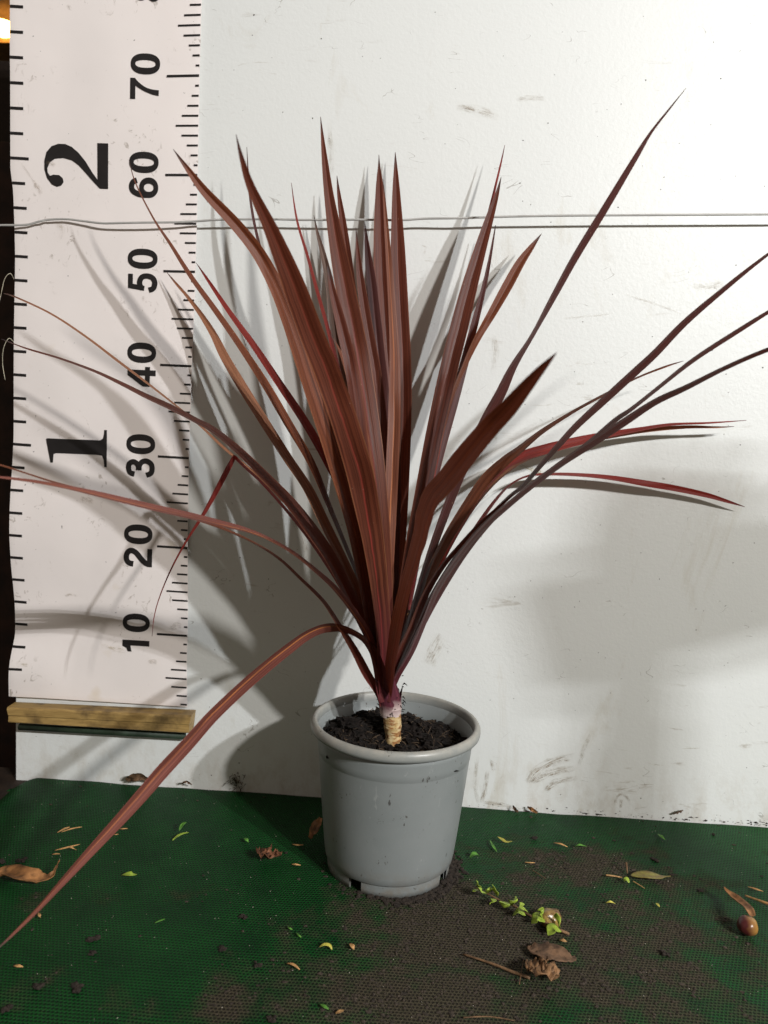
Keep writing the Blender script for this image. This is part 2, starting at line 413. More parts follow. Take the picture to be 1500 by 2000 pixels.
    G = {
     '0': ring(.333, .5, .333, .5, .125, .345),
     '1': [[(.30, 0), (.50, 0), (.50, 1), (.30, 1)], [(.30, 1), (.30, .70), (.08, .66), (.08, .80), (.20, .85), (.27, 1)]],
     '2': stroke(smooth([(.115, .66), (.14, .80), (.22, .885), (.34, .91), (.47, .88), (.555, .80), (.565, .70), (.51, .58), (.39, .46), (.26, .35), (.16, .22), (.13, .12)]), .19)+[[(.03, 0), (.65, 0), (.65, .17), (.03, .17)]],
     '3': stroke(smooth([(.115, .70), (.16, .85), (.31, .912), (.46, .88), (.53, .75), (.47, .62), (.36, .565), (.25, .56)]), .18)+stroke(smooth([(.25, .54), (.42, .53), (.545, .43), (.57, .28), (.48, .13), (.33, .088), (.17, .13), (.095, .29)]), .18),
     '4': [[(.38, 0), (.565, 0), (.565, .98), (.38, .98)], [(.02, .20), (.67, .20), (.67, .37), (.02, .37)], [(.38, .98), (.38, .72), (.17, .37), (.02, .37), (.02, .44)]],
     '5': [[(.14, .82), (.62, .82), (.62, .98), (.14, .98)], [(.14, .98), (.07, .44), (.23, .42), (.30, .90)]]+stroke(smooth([(.13, .49), (.24, .575), (.38, .585), (.52, .51), (.565, .35), (.52, .18), (.40, .09), (.27, .088), (.15, .14), (.095, .28)]), .18),
     '6': ring(.335, .325, .325, .325, .13, .165, 2.1)+stroke(smooth([(.105, .33), (.10, .5), (.13, .70), (.22, .86), (.36, .913), (.50, .86), (.56, .73)]), .18),
     '7': seven(),
     '8': ring(.335, .28, .325, .28, .13, .13, 2.2)+ring(.335, .74, .30, .26, .12, .12, 2.2),
    }
    def numeral(txt, ytop, ybot, xl, xr):
        # reads upwards: glyph x runs up the wall, glyph y runs to the left
        pr = wall(xr, (ytop+ybot)/2, .004); pl = wall(xl, (ytop+ybot)/2, .004)
        zt_ = wall((xl+xr)/2, ytop, .004).z; zb_ = wall((xl+xr)/2, ybot, .004).z
        H = pr.x-pl.x; Wd = zt_-zb_; n = len(txt); gw = Wd*.455
        mb = MB(); q = 0
        for k, ch in enumerate(txt):
            x_off = 0 if k == 0 else Wd-gw
            for lp in G[ch]:
                q += 1
                fill(mb, [lp], lambda gx, gy: on_sheet(pr.x-gy*H, zb_+x_off+gx/.667*gw, LIFT+.00001*(q % 9)))
        mb.build('numeral', M_ink, sh, False)
    for t, a, b, l, r in [('70', 105, 195, 256, 313), ('60', 297, 387, 252.5, 310), ('50', 486, 572, 250, 308), ('40', 669, 756, 249, 305), ('30', 848, 933, 247, 303), ('20', 1024, 1108, 243, 298), ('10', 1198, 1277, 240, 292.5), ('80', -92, 3.5, 262, 316)]:
        numeral(t, a, b, l, r)
    two = [(570,838),(634,840),(632,1106),(583,1104),(540,1058),(500,1012),(460,968),(420,938),(370,924),(320,928),(290,950),(275,985),(278,1010),(290,1028),(310,1021),(345,1024),(365,1042),(370,1065),(356,1085),(330,1092),(300,1078),(272,1040),(258,990),(258,940),(270,890),(300,855),(340,841),(380,842),(420,860),(460,895),(500,945),(540,1010),(570,1052)]
    one = [(610,1020),(626,1020),(624,1238),(610,1236),(606,1195),(597,1170),(570,1165),(330,1155),(316,1160),(312,1210),(297,1210),(271,1072),(278,1068),(585,1080),(602,1070),(608,1045)]
    for pts, oy in ((two, 0), (one, 500)):
        mb = MB()
        def cv(x, y):
            p = wall(x/3, oy+y/3, .005); return on_sheet(p.x, p.z, LIFT)
        fill(mb, [pts[::-1]], cv); mb.build('numeral', M_ink, sh, False)
    # wooden batten at the lower end
    m = NT('batten_wood'); c = m.coord()
    gr = m.noise(m.mapping(c, (6, 60, 60)), 6, 4, .65, .5); bl = m.noise(c, 35, 4, .6)
    col = m.mix(m.ramp(gr, .3, .7), (.22, .135, .042), (.42, .275, .095)); col = m.mix(m.math('MULTIPLY', m.ramp(bl, .50, .68), .8), col, (.09, .055, .022))
    m.P(Base_Color=col, Roughness=.5); m.bump(gr, .3, .0006)
    A = atY(13, 1384, -.021); B = atY(373, 1400, -.021); C = atY(16, 1412, -.021); D_ = atY(369, 1433, -.021)
    mb = MB(); back = -.0025; N = 24; ring_ = []
    for k in range(N+1):
        t = k/N; tp = A.lerp(B, t); bo = C.lerp(D_, t)
        wv = .0004*noise.noise(Vector((t*9, 1, 2)))
        prof = [(tp.x, -.0195, tp.z+.0012+wv), (tp.x, -.021, tp.z-.001+wv), (bo.x, -.0213, (tp.z+bo.z)/2+.001), (bo.x, -.0205, (tp.z+bo.z)/2), (bo.x, -.021, bo.z+.0012), (bo.x, -.0195, bo.z),
                (bo.x, back, bo.z), (tp.x, back, tp.z+.0012)]
        ring_.append(prof)
    for k in range(N):
        for i in range(8):
            mb.add([ring_[k][i], ring_[k+1][i], ring_[k+1][(i+1) % 8], ring_[k][(i+1) % 8]], [(3, 2, 1, 0)])
    mb.add(ring_[0], [tuple(range(8))]); mb.add(ring_[-1], [tuple(reversed(range(8)))])
    o = mb.build('batten', m.m, chart, False); tag(o, 'worn wooden batten along the lower end of the chart')
    mb = MB(); p, q_ = atY(38, 1412, -.008), atY(362, 1430, -.008)
    mb.tube([p+Vector((0, 0, -.0045)), q_+Vector((0, 0, -.0045))], .004, 8); mb.build('dark_strip', simple('dark_green_strip', (.02, .035, .02), .6), chart)  # dark green strip running along just below the batten
build_chart()

# ------------------------------------------------------------------ wire
wp_ = [(-40, 441, .010), (0, 440, .009), (50, 439, .0075), (75, 433, .0078), (95, 429, .0078), (130, 428, .008), (165, 432, .0095), (200, 436, .0115), (235, 435.5, .013), (290, 434.5, .0135), (350, 434, .012), (385, 432, .011), (430, 429, .012), (520, 428, .012), (600, 429.5, .012), (700, 429, .013), (780, 430, .013), (830, 427, .013), (900, 426, .014), (960, 424, .014), (1040, 422, .0145), (1180, 420.5, .0145), (1350, 419.5, .0145), (1520, 418.5, .0145), (1700, 417, .0145)]
mb = MB(); mb.tube([wall(x, y, .008+(g_-.0075)*1.4 if g_ > .0078 else g_) for x, y, g_ in catmull(wp_, 6)], .00115, 10)
tag(mb.build('wire', M_wire), 'thin grey wire strung across the white panel and the chart', 'wire')
# loose white threads at the chart's left edge
M_thread = simple('pale_thread', (.55, .5, .38), .7)
for pts, lb in (([(27, 545, .012), (20, 534, .02), (9, 545, .02), (2, 575, .015), (-4, 600, .01)], 'pale loose thread curling out at the chart edge beside the 50'),
            ([(27, 668, .012), (17, 661, .02), (7, 680, .02), (5, 710, .015), (10, 742, .01)], 'pale loose thread curling out at the chart edge beside the 40')):
    mb = MB(); mb.tube([wall(x, y, g_) for x, y, g_ in catmull(pts, 6)], .00028, 5)
    tag(mb.build('thread', M_thread), lb, 'thread', 'loose threads at the chart edge')

# ------------------------------------------------------------------ potted plant
PX_, PY_, PH, PR, PB = -.0065, -.1252, .1463, .0808, .0603
plant = empty('potted_plant', (PX_, PY_, 0), 'potted cordyline with long dark red strap leaves in a grey plastic pot', 'potted plant')
def pot_mat():
    m = NT('grey_plastic'); c = m.coord(); s = m.sep(c)
    fine = m.noise(c, 500, 3, .5); big = m.noise(c, 14, 4, .6)
    col = m.mix(m.ramp(big, .3, .7), (.185, .202, .200), (.218, .233, .230))
    zlow = m.ramp(s[2], .0, .03, 1, 0)
    zt_ = m.ramp(s[2], .136, .146, 0, 1)
    dn = m.noise(c, 60, 4, .7)
    col = m.mix(m.math('MULTIPLY', m.math('MULTIPLY', m.ramp(dn, .4, .62), zlow), .6), col, (.17, .13, .09))
    col = m.mix(m.math('MULTIPLY', zt_, m.ramp(dn, .25, .65, .15, .7)), col, (.40, .37, .31))
    sp = m.noise(m.mapping(c, (1.3, 1.3, .7)), 150, 2, .4)
    col = m.mix(m.math('MULTIPLY', m.ramp(sp, .74, .76), .8), col, (.05, .045, .04))
    sc = m.noise(m.mapping(c, (1, 1, .35), rot=(.5, 0, .4)), 190, 3, .6, 1.5)
    col = m.mix(m.math('MULTIPLY', m.ramp(sc, .68, .74), .35), col, (.36, .37, .35))
    d1 = m.noise(m.mapping(c, (1, 1, .6)), 420, 3, .6); z1 = m.ramp(m.noise(c, 38, 2, .5), .56, .64)
    col = m.mix(m.math('MULTIPLY', m.math('MULTIPLY', m.ramp(d1, .62, .66), z1), .85), col, (.05, .04, .032))
    m.P(Base_Color=col, Roughness=m.ramp(big, .3, .7, .34, .46), Specular_IOR_Level=.42)
    m.bump(m.math('ADD', fine, m.math('MULTIPLY', big, 2)), .12, .0006)
    return m.m
M_pot = pot_mat()
def lathe(prof, n=128, cen=(PX_, PY_), cut=None):
    vs = []; fs = []
    for (r, z) in prof:
        for k in range(n):
            a = 2*math.pi*k/n; vs.append((cen[0]+r*math.cos(a), cen[1]+r*math.sin(a), z))
    for i in range(len(prof)-1):
        for k in range(n):
            if cut and cut(i, k/n*360): continue
            fs.append((i*n+k, i*n+(k+1) % n, (i+1)*n+(k+1) % n, (i+1)*n+k))
    return vs, fs
def rad(z): t = (z-.012)/.124; return PB+.0018 + (PR-.0060-PB-.0018)*t**.9
body = [(PB-.003, .012), (PB+.0005, .012), (PB+.0018, .0135)] + [(rad(z), z) for z in (.02, .03, .045, .06, .09, .1148, .1155)] + [(rad(.1155)+.0003, .1160)] + [(rad(z)+.0003, z) for z in (.122, .130, .1375)]
inner = [(PR-.0062, .1375), (rad(.12)-.0022, .12), (rad(.07)-.0022, .07), (PB-.004, .016), (.001, .016)]
v_, f_ = lathe(body+inner)
pot = mesh_obj('pot', v_, f_, M_pot, plant)
rim = [(PR-.0055, .1365), (PR-.0020, .1362), (PR+.0002, .1375), (PR+.0008, .1400), (PR+.0004, .1430), (PR-.0008, .1452), (PR-.0026, .1463), (PR-.0046, .1458), (PR-.0058, .1440), (PR-.0062, .1370)]
v_, f_ = lathe(rim); mesh_obj('rim', v_, f_, M_pot, pot)
foot = [(PB+.0002, .012), (PB-.0003, .006), (PB-.0008, .0), (PB-.0028, .0), (PB-.0028, .012)]
def cutf(i, a):
    return any(abs((a-c_+180) % 360-180) < 8 for c_ in (238, 305-0, 352, 55, 110, 175))
def cutf(i, a):
    return any(abs((a-c_+180) % 360-180) < 7.5 for c_ in (240, 330, 20, 70, 120, 170))
v_, f_ = lathe(foot, 144, cut=cutf); mesh_obj('foot_ring', v_, f_, M_pot, pot)

# soil
SOILZ = .1245
def soil_h(x, y):
    r = math.hypot(x-PX_, y-PY_)
    h = SOILZ + .0072*noise.fractal(Vector((x*50, y*50, 1)), .9, 2.1, 5) + .0032*noise.noise(Vector((x*180, y*180, 4)))
    h += .008*math.exp(-(((x-PX_+.043)**2+(y-PY_-.012)**2)/.0006))
    h += .006*math.exp(-(((x-PX_+.012)**2+(y-PY_-.04)**2)/.0005))
    h += .003*math.exp(-(((x-PX_-.035)**2+(y-PY_-.02)**2)/.0006))
    rs = math.hypot(x-PX_, y-PY_+.006); k = math.exp(-(rs/.016)**2); h = h*(1-k)+(SOILZ-.0025)*k
    return h-.003*sm((r-.05)/.02)
M_soil = simple('potting_soil', (.0075, .0052, .004), .95, .6, 240, .9, .25, .002)
vs = []; fs = []; NR, NA = 46, 120
for i in range(NR+1):
    for k in range(NA):
        r = .0700*i/NR; a = 2*math.pi*k/NA; x = PX_+r*math.cos(a); y = PY_+r*math.sin(a); vs.append((x, y, soil_h(x, y)))
fs = [(i*NA+k, i*NA+(k+1) % NA, (i+1)*NA+(k+1) % NA, (i+1)*NA+k) for i in range(NR) for k in range(NA)]
soil = mesh_obj('soil', vs, fs, M_soil, plant)
mb = MB()
for i in range(1500):
    r = .0680*math.sqrt(random.random()); a = random.random()*6.283; x = PX_+r*math.cos(a); y = PY_+r*math.sin(a)
    s_ = random.choice((.0007, .001, .0014, .002, .0028, .0040))*random.uniform(.7, 1.2)
    mb.blob((x, y, soil_h(x, y)+s_*.2), s_, (random.uniform(.6, 1.9), random.uniform(.5, 1.4), random.uniform(.3, .9)), i, 1.0, 2 if s_ > .002 else 1)
o = mb.build('soil_crumbs', M_soil, soil, False); tag(o, kind='stuff')
# fibres and bark bits in the soil
mb = MB()
for i in range(330):
    r = .066*math.sqrt(random.random()); a = random.random()*6.283; x = PX_+r*math.cos(a); y = PY_+r*math.sin(a)
    L = random.uniform(.004, .012); b = random.random()*6.283; h = soil_h(x, y)+.0012
    p0 = Vector((x, y, h)); d = Vector((math.cos(b), math.sin(b), random.uniform(-.2, .7)))*L
    mb.tube([p0, p0+d*.5+Vector((0, 0, .001)), p0+d], random.uniform(.0001, .00032), 4)
o = mb.build('soil_fibres', simple('soil_fibre', (.07, .045, .025), .8, .6), soil); tag(o, kind='stuff')

# cane with leaf scars
def cane():
    m = NT('cane_bark'); c = m.coord(); s = m.sep(c)
    n1 = m.noise(c, 130, 4, .65); n2 = m.noise(m.mapping(c, (1, 1, 3.5)), 120, 3, .6)
    col = m.mix(m.ramp(n1, .3, .7), (.42, .27, .10), (.72, .60, .36))
    col = m.mix(m.ramp(n2, .50, .60, 0, .9), col, (.26, .10, .03))
    up_ = m.ramp(m.math('ADD', s[2], m.math('MULTIPLY', n1, .006)), .1555, .1620)
    col = m.mix(up_, col, (.62, .52, .48))
    sp = m.ramp(m.noise(c, 330, 2, .5), .66, .7); col = m.mix(sp, col, (.03, .015, .01))
    m.P(Base_Color=col, Roughness=.45); m.bump(n2, .4, .001)
    vs = []; fs = []; n = 40; zs_ = [(.110+.0012*i) for i in range(44)]
    for z in zs_:
        t = (z-.11)/.05; cx = PX_+.0003-.0050*t; cy = PY_-.002
        r = .0082 - .0012*math.exp(-((z-.130)/.006)**2) + .0004*abs(math.sin(z*520+math.sin(z*190)*2)) + .0012*max(0, (z-.150)/.012)
        for k in range(n):
            a = 2*math.pi*k/n
            rr = r*(1+.05*noise.noise(Vector((math.cos(a)*2, math.sin(a)*2, z*140))))
            vs.append((cx+rr*math.cos(a), cy+rr*math.sin(a), z+.0012*math.sin(a+z*60)))
    fs = [(i*n+k, i*n+(k+1) % n, (i+1)*n+(k+1) % n, (i+1)*n+k) for i in range(len(zs_)-1) for k in range(n)]
    mesh_obj('stem', vs, fs, m.m, plant)
cane()

# strap leaves: (x, y, visible width, Y) nodes from base to tip, real width, roll side
def strap(nodes, mat, wreal=.020, side=1, fold=.21, seg=6, name='leaf', ripple=0.0):
    sp = catmull(nodes, seg); N = len(sp)
    wreal *= .86
    pm = atY(*nodes[len(nodes)//2][:2], nodes[len(nodes)//2][3]); pn = atY(*nodes[len(nodes)//2+1][:2], nodes[len(nodes)//2+1][3])
    tt = (pn-pm).normalized(); vv = (pm-CAM).normalized(); ss = tt.cross(vv).normalized(); n0 = ss.cross(tt).normalized()
    if n0.dot(vv) > 0: n0 = -n0
    kd = (KEY-pm).normalized(); c6, s6 = math.cos(1.0), math.sin(1.0)
    side = max((1, -1), key=lambda q: abs((-ss*s6*q+n0*c6).dot(kd)))
    P3 = [atY(x, y, Y) for x, y, w_, Y in sp]
    wid = []
    prof = lambda v: max(.02, min(1, (.62+v*1.6) if v < .24 else 1)*min(1, ((1-v)/.42)**.8 if v > .58 else 1))
    vs = []; uv = []; K = 8; prev = None
    L = [0]
    for i in range(1, N): L.append(L[-1]+(P3[i]-P3[i-1]).length)
    for i in range(N):
        v = L[i]/L[-1]; p = P3[i]
        t = (P3[min(i+1, N-1)]-P3[max(i-1, 0)]).normalized()
        view = (p-CAM).normalized(); sv = t.cross(view)
        if sv.length < .05 and prev: sv = prev.copy()
        sv.normalize()
        if prev and sv.dot(prev) < 0: sv = -sv
        prev = sv.copy()
        nn = sv.cross(t).normalized()           # roughly along the view
        if nn.dot(view) > 0: nn = -nn           # toward the camera
        dist = (p-CAM).dot(fw)
        i0, i1 = sp[max(i-1, 0)], sp[min(i+1, N-1)]; dx_, dy_ = i1[0]-i0[0], i1[1]-i0[1]
        wv = max(.0003, sp[i][2]*dist/F*.95*(1-.28*abs(2*dx_*dy_)/max(1e-6, dx_*dx_+dy_*dy_)))
        wr = max(wv, wreal*prof(v)); cph = wv/wr; ph = math.acos(max(0, min(1, cph)))*side
        a = sv*math.cos(ph)+nn*math.sin(ph); b = -sv*math.sin(ph)+nn*math.cos(ph)
        for k in range(K+1):
            u = k/K; q = u-.5
            fd = fold*(.35+.65*(1-abs(q)*2))*wr*max(.12, cph)
            rp = ripple*wr*noise.noise(Vector((v*16, u*2, len(nodes)*1.3)))
            qe = q
            if abs(q) > .3:   # uneven margins, torn on the dry blades
                en = noise.noise(Vector((v*L[-1]*90, q*9, nodes[1][0]*.37)))
                qe = q*(1+.05*en)
                if mat == 'tan' and v > .35: qe *= 1-.30*max(0, noise.noise(Vector((math.floor(v*26)*1.7, q*3, 4))))
            vs.append(p + a*(qe*wr) - b*(fd*(1-abs(q)*2)-fold*wr*.3*max(.12, cph)) + b*rp); uv.append((u, v))
        ring = vs[-(K+1):]; ls = [(c_-p).dot(sv) for c_ in ring]; ex = max(ls)-min(ls); mid = (max(ls)+min(ls))/2
        if ex > 1e-6:      # keep the apparent width true to the blade at this point
            kk = min(1.15, wv/ex)
            for k in range(K+1): vs[-(K+1)+k] = ring[k] + sv*((ls[k]-mid)*kk-ls[k])
    fs = [(i*(K+1)+k, i*(K+1)+k+1, (i+1)*(K+1)+k+1, (i+1)*(K+1)+k) for i in range(N-1) for k in range(K)]
    return mesh_obj(name, vs, fs, LM[mat], plant, uvs=uv)
def dep(nodes, ds):
    """spread depths ds (evenly along the nodes) over (x,y,w) nodes"""
    n = len(nodes); out = []
    acc = [0]
    for a, b in zip(nodes, nodes[1:]): acc.append(acc[-1]+math.hypot(a[0]-b[0], a[1]-b[1]))
    for i, (x, y, w_) in enumerate(nodes):
        t = acc[i]/acc[-1]*(len(ds)-1); k = min(int(t), len(ds)-2); f_ = t-k; f_ = f_
        out.append((x, y, w_, ds[k]*(1-f_)+ds[k+1]*f_))
    return out
LEAVES = [  # first two blades added, largely hidden, to thicken the clump's cast shadow
 ('maroon', [(754,1340,16),(748,1270,20),(735,1100,26),(712,900,30),(690,740,30),(668,640,26),(650,570,16),(640,520,3)], [-.13,-.18,-.2,-.2], .022, 1),
 ('dark', [(752,1340,14),(742,1260,16),(715,1090,20),(680,930,24),(648,810,22),(616,700,18),(596,640,8),(588,610,1)], [-.122,-.13,-.12,-.11], .022, 1),
 ('brown', [(755,1340,14),(750,1250,18),(735,1050,20),(718,900,22),(700,800,20),(682,735,14),(662,682,6),(645,652,1)], [-.133,-.165,-.175,-.17], .018, 1),
 # back leaves close to the panel
 ('dark', [(752,1340,14),(740,1260,14),(690,1050,16),(640,850,16),(580,680,14),(530,560,10),(502,460,7),(488,380,5),(482,287,1)], [-.118,-.09,-.06,-.05], .016, 1),
 ('red', [(755,1340,14),(752,1270,14),(720,1000,18),(690,840,18),(660,720,12),(640,640,9),(620,570,8),(600,498,7),(580,430,5),(569,357,1)], [-.116,-.08,-.055,-.045], .017, -1),
 ('grey', [(756,1340,14),(752,1280,16),(725,1050,22),(700,880,24),(670,720,26),(655,640,24),(645,560,20),(632,500,14),(620,455,7),(613,420,1)], [-.114,-.07,-.035,-.015], .014, 1),
 ('maroon', [(760,1345,16),(766,1250,20),(768,1000,30),(764,800,36),(756,680,38),(748,560,36),(744,470,31),(742,390,20),(741,350,12),(740.5,325,5),(740,302,1)], [-.112,-.075,-.045,-.018], .02, 1),
 ('maroon', [(764,1345,16),(772,1280,18),(778,1100,26),(783,950,34),(788,800,34),(787,700,34),(782,600,34),(778,520,33),(776,450,26),(774,380,17),(773,335,9),(772,297,1)], [-.110,-.07,-.042,-.016], .019, -1),
 ('maroon', [(757,1340,14),(755,1250,16),(735,950,24),(712,750,26),(690,600,24),(678,500,20),(669,430,15),(662,380,8),(658,343,1)], [-.116,-.09,-.055,-.03], .015, 1),
 ('dark', [(760,1340,16),(765,1280,20),(762,1050,26),(755,850,30),(740,700,28),(732,620,26),(725,550,22),(718,490,13),(712,432,1)], [-.118,-.1,-.07,-.05], .017, 1),
 ('maroon', [(760,1340,16),(762,1280,18),(757,1050,24),(748,880,28),(735,740,26),(718,640,24),(706,560,18),(699,495,9),(695,444,1)], [-.12,-.115,-.095,-.08], .016, -1),
 ('orange', [(762,1330,10),(764,1230,8),(762,1120,14),(765,950,26),(770,820,26),(771,700,21),(766,600,16),(759,500,12),(753,420,8),(748,350,1)], [-.122,-.12,-.1,-.075], .0135, 1),
 ('front', [(758,1345,22),(757,1290,24),(753,1150,30),(746,1020,34),(733,900,40),(719,800,44),(702,700,47),(686,620,46),(670,540,43),(656,465,34),(643,385,22),(634,310,13),(626,228,1)], [-.13,-.15,-.14,-.12], .023, 1),
 ('dark', [(752,1340,14),(750,1290,16),(722,1150,18),(700,1000,20),(665,880,18),(625,770,14),(590,690,10),(550,600,3)], [-.124,-.11,-.1,-.1], .018, -1),
 ('brown', [(750,1345,20),(744,1310,22),(728,1230,26),(712,1130,30),(695,1040,36),(672,955,40),(645,865,42),(619,785,43),(593,705,43),(566,625,41),(540,560,39),(505,495,37),(460,438,34),(400,374,26),(365,328,14),(338,291,1)], [-.132,-.17,-.20,-.24], .023, -1),
 ('front', [(752,1350,24),(751,1310,28),(750,1240,32),(742,1150,38),(730,1060,48),(716,985,58),(699,910,64),(672,820,66),(640,730,65),(608,650,62),(571,550,56),(530,450,38),(490,365,22),(471,305,10),(461,262,1)], [-.140,-.19,-.25,-.31,-.36], .025, 1),
 # right side
 ('dark', [(766,1340,14),(782,1270,14),(815,1080,20),(850,920,22),(888,780,22),(925,640,18),(950,540,10),(968,440,2)], [-.112,-.08,-.05,-.03], .015, 1),
 ('red', [(766,1340,10),(780,1280,10),(840,950,14),(880,750,14),(920,560,14),(950,440,10),(965,375,6),(978,320,4),(986,283,1)], [-.112,-.085,-.055,-.03], .015, -1),
 ('maroon', [(764,1345,18),(774,1300,22),(785,1190,26),(802,1080,30),(826,960,36),(850,840,40),(872,740,42),(894,650,43),(917,560,38),(937,490,30),(955,430,21),(969,385,11),(979,345,1)], [-.122,-.11,-.075,-.04], .021, 1),
 ('brown', [(766,1340,12),(785,1250,12),(820,1020,12),(850,900,10),(878,790,9),(905,720,12),(932,662,18),(962,610,24),(990,560,28),(1015,515,25),(1037,484,16),(1058,456,1)], [-.114,-.09,-.06,-.035], .017, 1),
 ('dark', [(766,1345,14),(792,1250,16),(842,1080,20),(902,920,26),(950,820,30),(978,768,28),(1003,715,20),(1040,655,12),(1080,582,17),(1124,502,20),(1180,410,20),(1240,310,15),(1272,258,8),(1308,212,5),(1340,172,1)], [-.126,-.15,-.19,-.22], .019, -1),
 ('red', [(768,1330,10),(800,1240,12),(868,1080,16),(930,972,20),(975,920,22),(1015,893,24),(1062,878,24),(1125,862,21),(1180,850,15),(1250,838,9),(1310,829,6),(1385,826,4),(1458,821,1)], [-.116,-.10,-.06,-.03,-.03], .016, -1),
 ('tan', [(768,1330,10),(800,1245,10),(866,1090,12),(935,975,14),(1010,905,14),(1090,875,14),(1150,860,13),(1200,849,14),(1260,840,11),(1340,834,7),(1400,834.5,4),(1434,833,1)], [-.114,-.09,-.055,-.025,-.02], .013, 1),
 ('brown', [(766,1335,12),(778,1290,16),(802,1210,20),(840,1120,24),(875,1050,28),(912,990,31),(950,935,32),(985,902,29),(1013,880,22),(1060,842,14),(1120,804,9),(1180,771,7),(1244,738,5),(1300,716,5),(1335,705,1)], [-.128,-.13,-.10,-.06], .019, 1),
 ('red', [(768,1335,12),(800,1270,12),(830,1200,14),(880,1110,14),(930,1030,12),(965,980,9),(995,948,6),(1030,930,5),(1076,926,6),(1140,928,8),(1200,934,11),(1260,944,14),(1320,954,14),(1380,967,12),(1420,979,8),(1455,990,1)], [-.120,-.10,-.04,-.026,-.020,-.016,-.012], .016, -1),
 ('dark', [(766,1335,12),(790,1285,14),(812,1235,16),(845,1165,18),(895,1085,18),(945,1022,14),(990,975,11),(1022,948,12),(1060,905,14),(1120,838,19),(1180,782,22),(1240,727,23),(1280,690,22),(1340,628,19),(1420,560,14),(1480,512,10),(1540,468,6),(1620,415,1)], [-.128,-.15,-.18,-.21,-.23], .019, 1),
 ('dark', [(766,1335,12),(794,1285,14),(818,1235,15),(855,1165,16),(905,1085,16),(955,1022,15),(1005,975,13),(1045,941,13),(1140,873,14),(1200,822,14),(1232,800,12),(1280,762,11),(1356,702,13),(1444,645,13),(1500,610,10),(1560,575,6),(1620,545,1)], [-.13,-.16,-.19,-.21,-.22], .019, -1),
 ('dark', [(764,1350,14),(776,1322,14),(803,1275,14),(827,1219,13),(855,1150,13),(892,1094,14),(934,1042,15),(983,995,17),(1040,948,16),(1100,903,18),(1160,864,21),(1220,824,22),(1280,785,18),(1340,757,15),(1420,717,12),(1500,683,11),(1570,662,7),(1650,645,1)], [-.136,-.18,-.22,-.26,-.29], .021, 1),
 ('maroon', [(758,1350,16),(764,1315,19),(782,1272,19),(803,1230,18),(830,1165,17),(862,1110,15),(900,1064,12),(940,1020,9),(980,985,6),(1010,958,1)], [-.138,-.16,-.17,-.17], .016, 1),
 ('brown', [(757,1352,18),(760,1320,22),(764,1282,23),(771,1238,28),(781,1190,29),(792,1144,29),(805,1097,31),(818,1050,35),(828,1008,43),(844,970,55),(876,932,63),(916,882,62),(957,834,58),(992,798,52),(1024,760,40),(1052,727,27),(1074,703,13),(1088,688,1)], [-.142,-.22,-.31,-.39,-.45], .028, 1),
 # left side
 ('brown', [(750,1340,12),(740,1290,12),(713,1165,11),(685,1090,10),(643,988,13),(608,904,20),(562,825,23),(517,748,22),(467,672,18),(420,605,16),(373,540,13),(333,477,9),(300,427,5),(265,358,3),(252,312,1)], [-.116,-.10,-.09,-.10], .018, 1),
 ('red', [(750,1340,12),(746,1300,12),(722,1160,14),(700,1050,14),(678,980,16),(650,922,21),(620,865,23),(590,815,23),(545,748,21),(496,675,18),(450,612,14),(410,553,9),(383,513,1)], [-.118,-.10,-.07,-.05], .018, -1),
 ('tan', [(748,1345,16),(742,1310,18),(722,1220,22),(697,1150,23),(667,1087,25),(632,1017,27),(601,953,26),(562,895,26),(517,825,27),(475,758,27),(440,699,24),(418,655,19),(393,615,14),(365,578,9),(345,555,7),(325,531,1)], [-.124,-.10,-.06,-.018], .018, 1),
 ('tan', [(750,1340,10),(742,1305,12),(690,1180,14),(640,1092,12),(560,985,10),(500,927,9),(460,894,8),(430,868,8),(393,833,6),(350,797,5),(290,750,6),(233,707,7),(167,657,6),(100,613,5),(30,580,4),(7,573,1)], [-.12,-.12,-.12,-.14], .012, 1),
 ('red', [(750,1340,10),(740,1300,10),(680,1170,12),(600,1047,10),(520,952,8),(480,914,8),(466,900,9),(458,893,10),(453,901,12),(446,914,14),(430,945,14),(400,1000,10),(365,1055,6),(335,1110,4),(312,1165,2.5),(301,1205,2),(297,1243,1)], [-.122,-.13,-.13,-.15], .012, -1),
 ('maroon', [(750,1350,18),(746,1320,22),(730,1262,26),(708,1214,28),(678,1150,30),(643,1084,34),(605,1030,36),(566,980,31),(517,929,26),(468,881,22),(419,841,18),(383,821,15),(333,795,15),(283,772,13),(233,747,10),(183,724,7),(117,700,5),(50,680,4),(3,662,1)], [-.134,-.15,-.17,-.19], .022, -1),
 ('pink', [(748,1350,14),(744,1310,16),(722,1245,18),(692,1196,18),(657,1152,16),(622,1119,13),(573,1080,10),(524,1052,9),(482,1035,11),(440,1024,14),(384,1010,15),(340,1000,15),(283,987,15),(200,967,13),(133,952,9),(67,940,7),(0,932,5),(-60,926,1)], [-.134,-.19,-.26,-.33,-.37], .017, 1),
 ('brown', [(748,1375,16),(738,1350,20),(716,1315,24),(692,1270,20),(664,1224,14),(632,1175,11),(587,1130,9),(545,1091,8),(496,1060,6),(440,1034,7),(384,1014,8),(300,990,6),(200,966,5),(117,945,5),(50,924,4),(0,908,4),(-50,898,1)], [-.132,-.17,-.23,-.3,-.34], .016, -1),
 ('pink', [(752,1372,26),(748,1345,30),(741,1305,28),(729,1272,22),(707,1246,16),(672,1229,16),(636,1227,20),(601,1241,25),(566,1266,29),(527,1297,31),(477,1340,33),(417,1397,35),(367,1453,38),(317,1507,40),(277,1553,38),(235,1600,34),(175,1665,27),(125,1720,20),(75,1775,13),(25,1825,8),(-15,1862,1)], [-.140,-.165,-.22,-.29,-.36,-.42], .021, 1),
]
